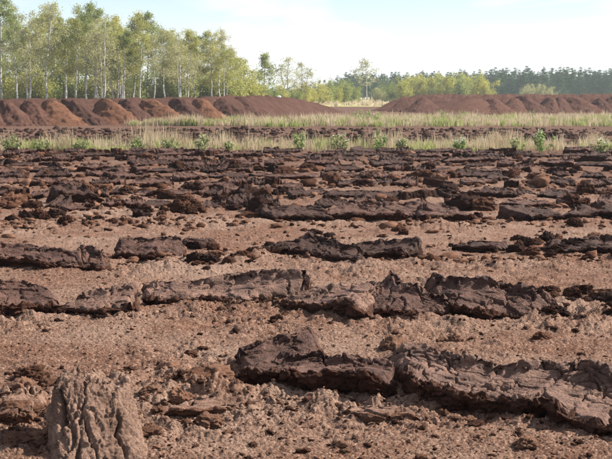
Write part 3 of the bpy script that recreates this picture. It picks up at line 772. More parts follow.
# ------------------------------------------------------------------ peat heaps
def tongue_mesh(name, H, length, half, seed, mat):
    """a tipped load: rounded ridge running down toward -y, tip at the front, origin under the crest"""
    n, m = 60, 44
    S, T = np.meshgrid(np.linspace(-0.4, 1, n), np.linspace(-1, 1, m), indexing='ij')
    hh = np.clip(1 + S / 0.4, 0.02, 1) ** 0.6 * H * (1 - np.maximum(S - 0.28, 0) / 0.72 * 0.97)  * (1 + 0.06 * n2(S * 3 + seed, S * 0))
    wd = half * (0.9 + 0.25 * np.sin(np.maximum(S, 0) * 2.6)) * np.sqrt(np.clip(1.02 - np.abs(S) ** 5, 0.0004, 1))
    X = T * wd + 0.25 * length * 0.3 * np.sin(S * 1.4 + seed % 3)
    Y = -S * length
    prof = np.clip(1 - np.sqrt(T * T + 0.03) + 0.01, 0, 1)
    Z = hh * prof * np.clip((1.0 - S) / 0.10, 0, 1) ** 0.5
    P = np.stack([X, Y, Z], -1)
    q = P + seed * 3.7
    P[..., 2] += (0.13 * f3(q * np.array([1.8, .9, 1.]), 5, .68) + 0.05 * f3(q * 7, 2) + 0.06 * f3(q * np.array([6, .6, .6]), 3)) * np.clip(prof * 4, 0, 1) - 0.05 * (prof < 0.02) - 0.05 * (S > .99)
    P[..., 0] += 0.05 * f3(q * 1.5 + 8, 3)
    return mesh_np(name, P.reshape(-1, 3), grid_faces(n, m)[:, ::-1], mat)
def ridge_mesh(name, pts, seed, mat, n=260, m=44):
    """long heap through crest points (x, y, height, halfwidth)"""
    pts = np.array(pts, float); t = np.linspace(0, 1, n); k = np.linspace(0, 1, len(pts))
    C = np.stack([np.interp(t, k, pts[:, i]) for i in range(4)], 1)
    d = np.gradient(C[:, :2], axis=0); d /= np.linalg.norm(d, axis=1)[:, None]; nn = np.stack([-d[:, 1], d[:, 0]], 1)
    T = np.linspace(-1, 1, m)
    X = C[:, None, 0] + nn[:, None, 0] * T * C[:, None, 3]; Y = C[:, None, 1] + nn[:, None, 1] * T * C[:, None, 3]
    arc = np.concatenate([[0], np.cumsum(np.hypot(np.diff(C[:, 0]), np.diff(C[:, 1])))])
    hv = C[:, 2] * (1 + 0.07 * n2(arc * 0.55 + seed, arc * 0) + 0.05 * n2(arc * 1.7 + seed, arc * 0 + 5))
    endk = np.clip(np.minimum(arc, arc[-1] - arc) / 1.6, 0, 1) ** 0.7
    prof = np.clip(1 - np.abs(T) ** 1.3, 0, 1)
    Z = hv[:, None] * prof[None] * endk[:, None]
    P = np.stack([X, Y, Z], -1); q = P + seed
    P[..., 2] += (0.16 * f3(q * 1.1, 4, .62) + 0.09 * np.abs(n2(arc * 2.6 + seed, arc * 0 + 2))[:, None]) * prof[None] - 0.05 * (np.abs(T)[None] > .99)
    return mesh_np(name, P.reshape(-1, 3), grid_faces(n, m), mat)
def crest(px, top, d): return (x_at(px, d), d, z_at(top, d))
# left: one long ridge running away to the right, with loads tipped along its front
cl = [(-60, 97, 72), (0, 97, 74), (70, 97, 77), (130, 97, 81), (190, 96, 86), (225, 95, 91), (255, 94, 97), (280, 96, 104), (300, 99, 112), (322, 105, 122)]
o = link('peat_windrow', ridge_mesh('peat_windrow', [(crest(*c)[0], crest(*c)[1], crest(*c)[2] * 0.93, 2.4) for c in cl], 4, M_HEAP_B))
tag(o, 'long dark brown ridge of stacked peat below the birch wood at left', 'peat heap')
LD = [  # crest px, foot px, foot row, material, halfwidth, label
 (-22, -8, 126.5, M_HEAP_R, 1.15, 'reddish tipped load of peat cut by the left edge of the long ridge'),
 (-2, 18, 126.3, M_HEAP_R, 1.10, 'first reddish load of peat from the left edge with lit right flank'),
 (18, 38, 126, M_HEAP_R, 1.15, 'second reddish load of peat from the left edge on the long ridge'),
 (38, 74, 126, M_HEAP_LIT, 1.25, 'first load of peat painted sunlit orange from the left on the long ridge'),
 (62, 92, 125.6, M_HEAP_B, 1.15, 'load of peat painted shade-dark between the first and second orange loads'),
 (90, 126, 125.3, M_HEAP_LIT, 1.25, 'second load of peat painted sunlit orange from the left on the long ridge'),
 (112, 147, 125, M_HEAP_B, 1.2, 'load of peat painted shade-dark between the second and third orange loads'),
 (140, 174, 124.4, M_HEAP_LIT, 1.2, 'third load of peat painted sunlit orange from the left on the long ridge'),
 (163, 194, 123.8, M_HEAP_B, 1.2, 'load of peat painted shade-dark between the third and fourth orange loads'),
 (186, 221, 123, M_HEAP_LIT, 1.35, 'rightmost load of peat painted sunlit orange on the long ridge'),
 (212, 240, 121, M_HEAP_B, 1.4, 'first dark brown load of peat right of the last orange load'),
 (232, 258, 119, M_HEAP_B, 1.4, 'second dark brown load of peat right of the last orange load'),
 (250, 275, 117.5, M_HEAP_B, 1.4, 'dark load of peat below the highest point of the long ridge'),
 (270, 293, 116, M_HEAP_B, 1.4, 'dark load of peat below the white bag on the long ridge'),
 (290, 312, 114.5, M_HEAP_B, 1.3, 'second last dark load of peat on the sinking right end of the ridge'),
 (308, 330, 112.5, M_HEAP_B, 1.2, 'last low dark load of peat at the right end of the long ridge'),
]
for i, (c_px, f_px, f_py, mt, hw, lab) in enumerate(LD):
    fx, fy = ground_at(f_px, f_py)
    k = np.array(cl, float); dc = float(np.interp(c_px, k[:, 0], k[:, 2])) + 0.2; top = float(np.interp(c_px, k[:, 0], k[:, 1]))
    cx, cy = x_at(c_px, dc), dc
    L_ = math.hypot(fx - cx, fy - cy); ang = math.atan2(fx - cx, -(fy - cy))
    me = tongue_mesh('peat_heap', max(0.3, z_at(top - 0.6, dc) * 1.04), L_, hw * random.uniform(1.0, 1.5), 41 + i, mt)
    o = link('peat_heap', me, None, (cx, cy, 0.0), (0, 0, ang)); tag(o, lab, 'peat heap', 'loads of peat tipped along the left ridge')
# right: a long ridge with a rounded near heap
cr_ = [(392, 104, 134), (402, 97, 133), (430, 94.6, 132), (470, 94.6, 131), (520, 94.6, 130), (570, 94.3, 129), (612, 94, 128), (680, 94, 126)]
o = link('peat_windrow', ridge_mesh('peat_windrow', [(*crest(*c), 4.2) for c in cr_], 9, M_HEAP_R))
tag(o, 'long reddish ridge of stacked peat reaching the right edge below the pines', 'peat heap')
for i in range(9):
    cp = 500 + i * 17 + random.uniform(-5, 5); fp = cp + random.uniform(8, 18); fx, fy = ground_at(fp, 113.2); cx, cy = x_at(cp, 129.2), 129.2
    L_ = math.hypot(fx - cx, fy - cy); ang = math.atan2(fx - cx, -(fy - cy))
    me = tongue_mesh('peat_heap', z_at(94.0, 128.5) * random.uniform(.9, 1.05), L_, random.uniform(1.2, 2.1), 71 + i, (M_HEAP_R, M_HEAP_B)[i % 2])
    o = link('peat_heap', me, None, (cx, cy, 0), (0, 0, ang))
    tag(o, f'{("brownish", "dark")[i % 2]} load of peat, {("first", "second", "third", "fourth", "fifth", "sixth", "seventh", "eighth", "ninth")[i]} right of the rounded heap on the right ridge', 'peat heap', 'loads of peat tipped along the right ridge')
for (a, b, foot, top, hw, mt, lab) in ((405, 398, 111.5, 96, 2.2, M_HEAP_B, 'dark blunt left end heap of the right ridge'), (425, 412, 112.5, 95, 1.9, M_HEAP_B, 'dark load of peat left of the rounded heap of the right ridge'),
        (462, 445, 114.6, 95.4, 3.6, M_HEAP_R, 'broad rounded reddish heap standing in front of the right ridge'), (478, 505, 114.6, 96, 1.7, M_HEAP_R, 'reddish load of peat at the right foot of the rounded heap')):
    fx, fy = ground_at(b, foot); cx, cy = x_at(a, 127.0), 127.0
    L_ = math.hypot(fx - cx, fy - cy); ang = math.atan2(fx - cx, -(fy - cy))
    o = link('peat_heap', tongue_mesh('peat_heap', z_at(top, 127), L_, hw, 91 + a, mt), None, (cx, cy, 0), (0, 0, ang)); tag(o, lab, 'peat heap')
# something white and crumpled on the shoulder of the left ridge
V, F = ICO[3]; P = V * (1 + 0.35 * n3(V * 1.7)[:, None] + 0.12 * n3(V * 5)[:, None]) * np.array([0.16, 0.12, 0.11])
mw, N_, L__ = new_mat('white_plastic'); nn = noise_node(N_, L__, None, 6.0, 3); rr = ramp_node(N_, [(0.3, (0.7, 0.7, 0.7)), (0.7, (0.84, 0.84, 0.85))]); L__.new(nn.outputs[0], rr.inputs[0]); principled(N_, L__, rr.outputs[0], 0.45, 0.5)
dz = 102.5; o = link('white_bag', mesh_np('white_bag', P, F, mw), None, (x_at(279, 103.6), 103.6, z_at(96, 103.6) * 0.93 + 0.02))
tag(o, 'small crumpled white bag on top of the left peat ridge', 'bag')

# ------------------------------------------------------------------ meadow beyond the heaps
mm, N_, L__ = new_mat('meadow_grass')
g = N_.new('ShaderNodeNewGeometry'); na = noise_node(N_, L__, g.outputs['Position'], 0.03, 5, .6); nb = noise_node(N_, L__, g.outputs['Position'], 0.8, 5, .7)
s = math_node(N_, L__, 'ADD', math_node(N_, L__, 'MULTIPLY', na.outputs[0], .6), math_node(N_, L__, 'MULTIPLY', nb.outputs[0], .4))
rr = ramp_node(N_, [(0.36, (0.17, 0.19, 0.055)), (0.5, (0.30, 0.255, 0.12)), (0.66, (0.36, 0.29, 0.17))]); L__.new(s, rr.inputs[0]); principled(N_, L__, rr.outputs[0], 0.95, 0.1, nb.outputs[0], 1.0, 0.3)
n, m = 60, 90
dd = np.geomspace(1, 36, n); tt = np.linspace(-1, 1, m)
Dm, Tm = np.meshgrid(dd, tt, indexing='ij')
start = 150 + 22 * sstep(-0.25, 0.05, Tm) + 3 * n2(Tm * 30, Tm * 0)
Ym = start + (Dm - 1) / 35 * (5200 - start); Xm = Tm * (Ym * 0.9)
Zm = 0.05 + 0.10 * np.abs(n2(Xm * .3, Ym * .1)) - 0.15 * (Dm <= 1.0)
o = link('meadow', mesh_np('meadow', np.stack([Xm, Ym, Zm], -1).reshape(-1, 3), grid_faces(n, m)[:, ::-1], mm)); tag(o, 'pale dry meadow between the heaps and the trees', kind='structure')

# ------------------------------------------------------------------ grass strips and weeds
M_DRYGRASS = mat_leaf('dry_grass', [(0.24, 0.18, 0.11), (0.42, 0.33, 0.21), (0.54, 0.45, 0.31), (0.62, 0.54, 0.40)], 0.35)
M_GRASS = mat_leaf('green_grass', [(0.15, 0.19, 0.05), (0.25, 0.29, 0.09), (0.36, 0.37, 0.15), (0.46, 0.42, 0.24)], 0.45)
M_WEED = mat_leaf('weed_leaf', [(0.11, 0.16, 0.045), (0.18, 0.245, 0.075), (0.27, 0.33, 0.12), (0.38, 0.42, 0.20)], 0.45)
M_WEED_PALE = mat_leaf('pale_weed_leaf', [(0.15, 0.175, 0.065), (0.24, 0.265, 0.11), (0.36, 0.37, 0.19)], 0.45)
M_FLUFF = mat_leaf('pale_seed_fluff', [(0.55, 0.56, 0.50), (0.72, 0.73, 0.68)], 0.4)
def blades(x, y, h, wdt, rg, lean=0.25):
    n = len(x); a = rg.uniform(0, 2 * np.pi, n); b = rg.uniform(0, 2 * np.pi, n); ln = np.abs(rg.normal(0, lean, n)) * h
    z0 = -0.02 + 0 * x
    sx, sy = np.cos(a) * wdt / 2, np.sin(a) * wdt / 2; lx, ly = np.cos(b) * ln, np.sin(b) * ln
    V = np.stack([np.stack([x - sx, y - sy, z0], 1), np.stack([x + sx, y + sy, z0], 1),
                  np.stack([x + sx * .8 + lx * .35, y + sy * .8 + ly * .35, h * .6], 1), np.stack([x - sx * .8 + lx * .35, y - sy * .8 + ly * .35, h * .6], 1),
                  np.stack([x + lx, y + ly, h * .97], 1)], 1)
    base = (np.arange(n) * 5)[:, None]
    return V.reshape(-1, 3), [base + np.array([[0, 1, 2, 3]]), base + np.array([[3, 2, 4]])]
def grass_strip(name, label, n, xr, y0, y1, hmin, hmax, wdt, mat, seed, dens, hmod=None, lean=0.25):
    rg = np.random.default_rng(seed); k = n * 4
    per = 12; k = max(1, k // per)
    x = rg.uniform(xr[0], xr[1], k); y = y0(x) + (y1(x) - y0(x)) * rg.random(k)
    keep = np.nonzero(rg.random(k) < dens(x, y))[0][:n // per]; x, y = x[keep], y[keep]
    th = rg.uniform(0.55, 1.15, len(x)); rad = 0.10 * hmax / 0.6
    x = np.repeat(x, per) + rg.normal(0, rad, len(x) * per); y = np.repeat(y, per) + rg.normal(0, rad, len(y) * per)
    h = rg.uniform(hmin, hmax, len(x)) * np.repeat(th, per) * (0.65 + 0.6 * sstep(-.3, .5, f2(x * .6 + seed, y * .6, 2)))
    if hmod is not None: h = h * hmod(x, y)
    V, F = blades(x, y, h, wdt * rg.uniform(.6, 1.4, len(x)), rg, lean)
    o = link(name, mesh_np(name, V, F, mat, False)); tag(o, label, 'grass', kind='stuff'); return o
cst = lambda c: (lambda x: c + 0 * x)
edge0 = lambda x: 38.9 + 0.8 * n2(x * .5, x * 0 + 2) + 0.4 * n2(x * 1.7, x * 0 + 6)
plume = lambda x, y: 1 + 0.75 * np.exp(-((x - x_at(147, 40)) / 0.55) ** 2)
dn1 = lambda x, y: 0.10 + 0.90 * sstep(-0.10, .35, f2(x * .8 + 8, y * .7, 3))
grass_strip('dry_grass', 'pale dry grass stems along the edge of the ploughed field', 15000, (-15, 15), edge0, cst(42.0), .20, .62, 0.013, M_DRYGRASS, 3, dn1, plume)
grass_strip('green_grass', 'low green grass along the edge of the ploughed field', 8000, (-15, 15), edge0, cst(41.4), .10, .36, 0.020, M_GRASS, 4, lambda x, y: 0.06 + 0.94 * sstep(.0, .5, f2(x * .45 + 50, y * .5, 3) + 0.14 * (x < -3)), None, .4)
s2y0 = lambda x: 68.3 + 1.6 * n2(x * .35, x * 0) + 0.7 * n2(x * 1.3, x * 0 + 4) + 2.2 * sstep(-2, -9, x)
s2y1 = lambda x: 71 + 17 * sstep(-8, 10, x)
edgeL = lambda x: sstep(-9.8, -6.5, x)
grass_strip('green_grass', 'green and straw coloured grass strip in front of the heaps', 22000, (-10, 24), s2y0, s2y1, .22, .50, 0.035, M_GRASS, 5, lambda x, y: edgeL(x) * (0.25 + .75 * sstep(-.2, .4, f2(x * .35, y * .3, 3))), None, .35)
grass_strip('dry_grass', 'straw coloured dry grass strip in front of the heaps', 30000, (-10, 24), s2y0, s2y1, .30, .62, 0.028, M_DRYGRASS, 6, lambda x, y: edgeL(x) * (0.2 + .8 * sstep(-.1, .4, f2(x * .3 + 9, y * .2, 3))))
rgm = lambda x, y: 0.3 + .7 * sstep(-.1, .4, f2(x * .05, y * .02, 3))
grass_strip('dry_grass', 'tall pale dry grass on the meadow beyond the heaps', 22000, (-60, 100), cst(172), cst(300), .3, .9, 0.09, M_DRYGRASS, 8, rgm)

def quads_at(P, size, rg, aspect=1.5, droop=0.0):
    n = len(P); a = rg.normal(size=(n, 3)); a[:, 2] -= droop; a /= np.linalg.norm(a, axis=1)[:, None]
    b = rg.normal(size=(n, 3)); b = np.cross(a, b); b /= np.maximum(np.linalg.norm(b, axis=1), 1e-6)[:, None]
    s = (size * rg.uniform(.6, 1.4, n))[:, None]
    V = np.stack([P - a * s * aspect * .5, P + b * s * .5, P + a * s * aspect * .5, P - b * s * .5], 1).reshape(-1, 3)
    F = (np.arange(n) * 4)[:, None] + np.array([[0, 1, 2, 3]])
    return V, F
M_STEM = mat_bark('green_stem', (0.14, 0.16, 0.05), (0.09, 0.08, 0.04))
def weed(px, py, hpx, wpx, label, seed, fluff=0.0, mat=None):
    x, y = ground_at(px, py); k = y / FPX; h = hpx * k; w = wpx * k * 0.5; rg = np.random.default_rng(seed)
    root = bpy.data.objects.new('weed', None); COL.objects.link(root); root.location = (x, y, gz(x, y)); tag(root, label, 'weed', 'leafy weeds along the field edge')
    root.empty_display_size = 0.1
    st = Acc(); pts = []; tops = []
    for s in range(max(7, int(w * 34))):
        a = rg.uniform(0, 6.28); r = w * math.sqrt(rg.random()); hh = h * rg.uniform(.6, 1.0) * (1 - 0.35 * (r / w) ** 2)
        tt = np.linspace(0, 1, 5)[:, None]; p0 = np.array([math.cos(a) * r * .35, math.sin(a) * r * .35, -0.02]); p1 = np.array([math.cos(a) * r, math.sin(a) * r, hh])
        P = p0 + (p1 - p0) * tt + np.array([0, 0, 1]) * 0.0; P[:, :2] += rg.normal(0, .012, (5, 2)); st.add(*tube(P, np.linspace(.006, .002, 5), 4))
        for _ in range(26):
            q = rg.random() ** 0.8; pts.append(p0 + (p1 - p0) * (0.12 + .88 * q) + rg.normal(0, 0.032, 3))
        for _ in range(5): tops.append(p1 + rg.normal(0, 0.03, 3))
    link('stem', st.mesh('stem', M_STEM), root)
    link('foliage', mesh_np('foliage', *quads_at(np.array(pts), 0.05, rg, 1.9), mat or M_WEED, False), root)
    if fluff:
        tp = np.array(tops); tp = tp[rg.random(len(tp)) < fluff]
        if len(tp): link('seed_heads', mesh_np('seed_heads', *quads_at(tp, 0.036, rg, 1.0), M_FLUFF, False), root)
WEEDS = [(12, 150, 17, 24, 'broad low green weed clump at the left end of the field edge', 0), (44, 150, 14, 18, 'low pale green weed second from the left edge', 0),
 (84, 150, 13, 22, 'low spreading green weed third from the left edge', 0), (136, 150, 17, 30, 'broad green weed clump below the tall dry plume of grass', 0.1),
 (170, 150, 15, 20, 'green weed just right of the tall dry plume', 0.1), (202, 150, 18, 16, 'upright green weed at the field edge left of centre', 0.3),
 (228, 150, 12, 14, 'low green weed in the dry grass left of centre', 0), (299, 150, 25, 14, 'tallest bushy bright green weed in the middle of the field edge', 0),
 (340, 150, 20, 22, 'rounded bright green weed with white flecks right of the tallest one', 0.25), (379, 150, 24, 18, 'tall pale green weed second right of the tallest one', 0.1),
 (402, 150, 15, 10, 'thin weed with white tips right of the pale green one', 0.6), (458, 152, 20, 15, 'weed sprinkled with white seed heads right of centre', 0.9),
 (518, 151, 18, 18, 'green weed left of the big white-flecked weed', 0.2), (544, 152, 29, 24, 'big white-flecked leafy weed near the right edge', 0.6),
 (600, 153, 18, 18, 'low green weed with white flecks at the right edge', 0.4)]
for i, (px, py, hp, wp, lab, fl) in enumerate(WEEDS): weed(px, py + 1.4, hp, wp, lab, 300 + i, fl, M_WEED_PALE if px < 290 or i % 2 == 0 else None)
for i, (px, py, hp, wp, lab) in enumerate([(366, 124.5, 18, 30, 'bushy bright green weed patch in the second grass strip near centre'), (322, 124.5, 14, 16, 'small green bush at the left part of the second grass strip'),
   (443, 122, 14, 9, 'narrow green weed in the second grass strip right of centre'), (461, 122, 15, 10, 'pointed green weed in the second grass strip toward the right'), (532, 122, 12, 10, 'small green weed in the second grass strip near the right edge')]):
    weed(px, py, hp, wp, lab, 330 + i, 0)

# ------------------------------------------------------------------ trees
M_BIRCH = mat_bark('birch_bark', (0.47, 0.455, 0.42), (0.07, 0.06, 0.055), (1.6, 1.6, 3.4), True)
M_TWIG = mat_bark('twig_bark', (0.20, 0.155, 0.12), (0.10, 0.075, 0.06))
M_PINEBARK = mat_bark('pine_bark', (0.20, 0.115, 0.075), (0.09, 0.06, 0.045))
M_BLEAF = mat_leaf('birch_leaf', [(0.17, 0.185, 0.04), (0.29, 0.295, 0.07), (0.41, 0.39, 0.11), (0.52, 0.45, 0.16)], 0.5)
M_OLIVE = mat_leaf('olive_leaf', [(0.09, 0.125, 0.03), (0.16, 0.20, 0.05), (0.25, 0.28, 0.08), (0.34, 0.33, 0.12)], 0.45)
M_YELLOW = mat_leaf('yellowing_leaf', [(0.24, 0.25, 0.045), (0.36, 0.35, 0.07), (0.46, 0.41, 0.10)], 0.5)
M_PALE = mat_leaf('pale_leaf', [(0.24, 0.24, 0.10), (0.36, 0.35, 0.16), (0.48, 0.45, 0.24)], 0.45)
M_NEEDLE = mat_leaf('pine_needle', [(0.030, 0.072, 0.028), (0.055, 0.115, 0.040), (0.090, 0.155, 0.052)], 0.15)
def tree_mesh(seed, H, crown0=0.3, spread=0.26, leaves=3200, fork=False, lean=0.03, lsize=0.10, trunk_r=0.125, droop=0.25, clump=0.29, nl=17):
    rg = np.random.default_rng(seed); trunk, twig = Acc(), Acc(); tips = []
    def stem(x0, top, r0, l):
        k = 14; t = np.linspace(0, 1, k); wob = np.cumsum(rg.normal(0, 0.012 * H, (k, 2)), 0) * 0.5; wob -= wob[0]
        P = np.stack([x0 + l[0] * top * t + wob[:, 0], l[1] * top * t + wob[:, 1], -0.25 + (top + 0.25) * t], 1)
        trunk.add(*tube(P, r0 * (1 - t) ** 0.75 + 0.012, 8)); return P
    stems = [stem(0, H, trunk_r, rg.normal(0, lean, 2))]
    if fork: stems.append(stem(0.05, H * rg.uniform(.8, .95), trunk_r * .75, np.array([rg.choice([-1, 1]) * rg.uniform(.10, .18), rg.normal(0, .08)])))
    for P in stems:
        zz = P[:, 2]
        for i in range(nl):
            f = crown0 + (0.97 - crown0) * ((i + rg.random()) / nl)
            z = f * zz[-1]; b = np.array([np.interp(z, zz, P[:, 0]), np.interp(z, zz, P[:, 1]), z]); a = i * 2.4 + rg.normal(0, .5)
            u = (f - crown0) / (1 - crown0)
            L_ = H * spread * (0.35 + 1.0 * math.sin(min(1, u * 1.1 + .18) * math.pi) ** 0.8) * rg.uniform(.6, 1.15)
            up = rg.uniform(.5, 1.1); t = np.linspace(0, 1, 6); dirv = np.array([math.cos(a), math.sin(a), 0])
            Q = b + dirv * (L_ * t)[:, None] + np.array([0, 0, 1]) * (L_ * (up * t - 0.45 * up * t ** 2))[:, None]; Q[1:] += rg.normal(0, .035 * L_, (5, 3))
            twig.add(*tube(Q, np.linspace(max(.02, trunk_r * .28 * (1 - u * .5)), .008, 6), 4))
            for j in range(6):
                s0 = rg.uniform(.3, 1.0); b2 = np.array([np.interp(s0, t, Q[:, c]) for c in range(3)]); a2 = a + rg.normal(0, .9); l2 = L_ * rg.uniform(.18, .42)
                e2 = b2 + np.array([math.cos(a2) * l2, math.sin(a2) * l2, l2 * rg.uniform(-.35, .6)])
                twig.add(*tube(np.stack([b2, (b2 + e2) / 2 + [0, 0, .05 * l2], e2]), [.014, .009, .005], 3)); tips.append((b2, e2, l2))
    n = len(tips); ids = rg.integers(0, n, leaves); wgt = rg.random(n) ** 2.2 + .05; ids = rg.choice(n, leaves, p=wgt / wgt.sum())
    A = np.array([t[0] for t in tips])[ids]; B = np.array([t[1] for t in tips])[ids]; q = rg.random(leaves)[:, None]
    C = A + (B - A) * (0.2 + .95 * q) + rg.normal(0, clump, (leaves, 3)) * np.array([1, 1, .75]); C[:, 2] -= np.abs(rg.normal(0, droop, leaves))
    C[:, 2] = np.maximum(C[:, 2], .3)
    leaf = quads_at(C, lsize, rg, 1.5, .4)
    return trunk, twig, leaf
def shrub_mesh(seed, H, W, leaves, lsize, multi=7):
    rg = np.random.default_rng(seed); st = Acc(); pts = []
    for s in range(multi):
        a = rg.uniform(0, 6.28); r = W * .5 * math.sqrt(rg.random()); top = np.array([math.cos(a) * r, math.sin(a) * r, H * rg.uniform(.55, .95) * (1 - .35 * (r / (W * .5)) ** 2)])
        t = np.linspace(0, 1, 6)[:, None]; P = np.array([math.cos(a) * .2, math.sin(a) * .2, -.2]) * (1 - t) + top * t; P[1:, :2] += rg.normal(0, .05 * W * .3, (5, 2))
        st.add(*tube(P, np.linspace(.06, .012, 6), 5))
        k = leaves // multi
        for c in range(9):
            f = rg.uniform(.2, 1.0); cc = np.array([np.interp(f, t[:, 0], P[:, i]) for i in range(3)]) + rg.normal(0, .13 * W, 3) * [1, 1, .6]
            pts.append(cc + rg.normal(0, .085 * W * rg.uniform(.6, 1.3), (k // 9, 3)) * [1, 1, .8])
    P = np.concatenate(pts); P[:, 2] = np.abs(P[:, 2]) + .05
    return st, quads_at(P, lsize, rg, 1.5, .2)
def pine_mesh(seed, H, leaves=4200, crown0=0.22, W=0.19):
    rg = np.random.default_rng(seed); tr, tw = Acc(), Acc(); pts = []
    t = np.linspace(0, 1, 9); P = np.stack([np.cumsum(rg.normal(0, .02, 9)), np.cumsum(rg.normal(0, .02, 9)), -.2 + (H + .2) * t], 1); tr.add(*tube(P, .15 * (1 - t) ** .8 + .015, 7))
    nw = 26
    for i in range(nw):
        f = crown0 + (.98 - crown0) * (i + 1.4 * rg.random()) / nw; u = (f - crown0) / (1 - crown0)
        for j in range(4):
            a = rg.uniform(0, 6.28); L_ = H * W * ((1 - u) ** .6 * .9 + .03) * rg.uniform(.65, 1.2); b = np.array([np.interp(f * H, P[:, 2], P[:, 0]), 0, f * H])
            e = b + np.array([math.cos(a) * L_, math.sin(a) * L_, L_ * rg.uniform(.05, .45)]); tw.add(*tube(np.stack([b, e]), [.03, .01], 3))
            k = max(2, int(leaves / (nw * 4) * (1.55 - 1.45 * u))); q = rg.uniform(.25, 1.08, k)[:, None]
            pts.append(b + (e - b) * q + rg.normal(0, .045 * H * (1 - .85 * u), (k, 3)) * [1, 1, .8])
    return tr, tw, quads_at(np.concatenate(pts), .15, rg, 2.4, -.5)
class Proto: pass
def proto_tree(kind, *a, bark=None, leaf=None, **k):
    p = Proto()
    if kind == 'shrub':
        st, lf = shrub_mesh(*a, **k); p.parts = [('stem', st.mesh('stem', bark or M_TWIG)), ('foliage', mesh_np('foliage', *lf, leaf, False))]
    else:
        tr, tw, lf = (tree_mesh if kind == 'birch' else pine_mesh)(*a, **k)
        p.parts = [('trunk', tr.mesh('trunk', bark)), ('limbs', tw.mesh('limbs', M_TWIG if kind == 'birch' else M_PINEBARK)), ('crown', mesh_np('crown', *lf, leaf, False))]
    p.H = a[1]; return p
def plant(p, name, px, d, H, label, cat, group=None, rz=None, wide=1.0, leaf=None):
    s = H / p.H
    e = bpy.data.objects.new(name, None); COL.objects.link(e); e.empty_display_size = .3
    e.location = (x_at(px, d), d, 0.05 if d > 150 else 0); e.rotation_euler = (0, 0, random.uniform(0, 6.28) if rz is None else rz); e.scale = (s * wide, s * wide, s)
    tag(e, label, cat, group)
    for nm, me in p.parts:
        c = link(nm, me, e)
        if nm == 'limbs': c['kind'] = 'stuff'
    return e
BI = [proto_tree('birch', 500 + i, 12.0, bark=M_BIRCH, leaf=(M_BLEAF, M_BLEAF, M_OLIVE, M_PALE)[i % 4], crown0=(.28, .40, .22, .46, .32, .20, .42, .30)[i],
     spread=(.21, .17, .24, .16, .20, .23, .18, .2)[i], leaves=(7400, 4800, 8800, 3200, 6200, 8200, 4000, 5600)[i], fork=i in (0, 4, 7), lean=(.02, .05, .02, .04, .06, .03, .05, .03)[i]) for i in range(8)]
def H_for(py, d): return z_at(py, d)
# trunk px, distance, top row, prototype, label
BIRCH = [
 (3, 150, -3, 2, 'tall leafy birch at the left edge of the wood'), (12, 163, 4, 0, 'dense birch second from the left edge'),
 (17, 146, 20, 6, 'thin birch third from the left edge'), (28.5, 140, 12, 7, 'white forked birch trunk standing clear near the left edge'),
 (37, 172, 10, 5, 'leafy birch behind the gap between the first two bright trunks'), (45.5, 141, 3, 3, 'sparse tall birch with a straight bright trunk left of centre of the wood'),
 (52, 158, 2, 1, 'airy birch with its thin top rising above its neighbours'), (57, 168, 16, 2, 'dense birch behind the airy thin-topped one'),
 (66, 150, 24, 4, 'lower birch in the dip of the skyline'), (76, 143, 18, 1, 'leaning birch with a bright slanted trunk'),
 (81, 160, 6, 0, 'tall birch right of the leaning one'), (86, 144, 8, 6, 'slim birch with bright trunk below the highest crown'),
 (93, 150, 2, 2, 'highest broad-crowned birch in the wood'), (98, 141, 22, 3, 'slender bright trunk in front of the highest crown'),
 (103, 139, 16, 7, 'stout bright forked birch right of the highest crown'), (109, 158, 14, 5, 'leafy birch behind the stout forked one'),
 (117, 145, 24, 0, 'birch with two bright stems near the middle of the wood'), (122, 150, 20, 4, 'birch left of the rounded golden crown'),
 (126, 142, 30, 2, 'birch with a rounded yellow-green crown'), (132, 160, 10, 5, 'tall green-topped birch above the rounded crown'),
 (140, 143, 18, 1, 'birch on the left side of the bright gap'), (149, 160, 12, 2, 'green birch rising above the bright gap'),
 (154, 146, 34, 3, 'slim birch standing in the bright gap'), (160, 165, 30, 6, 'thin birch behind the bright gap'),
 (165, 141, 28, 3, 'pale birch on the right side of the bright gap'), (173, 158, 29, 1, 'sparse birch right of the bright gap'),
 (181, 141, 31, 7, 'forked birch with two bright stems right of the gap'), (188, 155, 27, 4, 'birch with a broad top in the right part of the wood'),
 (196, 150, 29, 5, 'leafy olive birch in the right part of the wood'), (205, 165, 32, 2, 'dense birch fourth from the right end of the wood'),
 (212, 150, 30, 1, 'airy birch third from the right end of the wood'), (219, 155, 29, 3, 'sparse birch second from the right end of the wood'),
 (225, 150, 44, 0, 'lower birch at the right end of the wood')]
for i, (px, d, top, k, lab) in enumerate(BIRCH):
    plant(BI[k], 'birch_tree', px, d, H_for(top, d), lab, 'birch', 'birches of the left wood', i * 1.7)
# second line of trunks deeper in the wood
n_bk = -1
for i in range(17):
    px = -14 + i * 14.4 + random.uniform(-3, 3)
    if 142 < px < 164: continue
    n_bk += 1; d = random.uniform(176, 200); top = np.interp(px, [0, 90, 150, 220], [22, 20, 30, 42]) + random.uniform(-6, 8)
    plant(BI[(i * 3) % 8], 'birch_tree', px, d, H_for(top, d), f'thin birch behind the front trunks, {ordinal(n_bk)} from the left in the back rank', 'birch', 'birches in the back of the wood')
SH = [proto_tree('shrub', 600 + i, 4.0, 4.2, 4200, 0.12, leaf=(M_OLIVE, M_BLEAF, M_YELLOW, M_OLIVE, M_PALE)[i]) for i in range(5)]
n_sh = 0
for i in range(38):
    px = -8 + i * 6.4 + random.uniform(-2, 2); d = random.uniform(150, 185)
    if 138 < px < 162: continue
    plant(SH[(0, 3, 1, 0, 4)[i % 5]], 'shrub', px, d, random.uniform(3.0, 6.0), f'undergrowth shrub between the birch trunks, {ordinal(n_sh)} from the left', 'shrub', 'undergrowth of the birch wood'); n_sh += 1
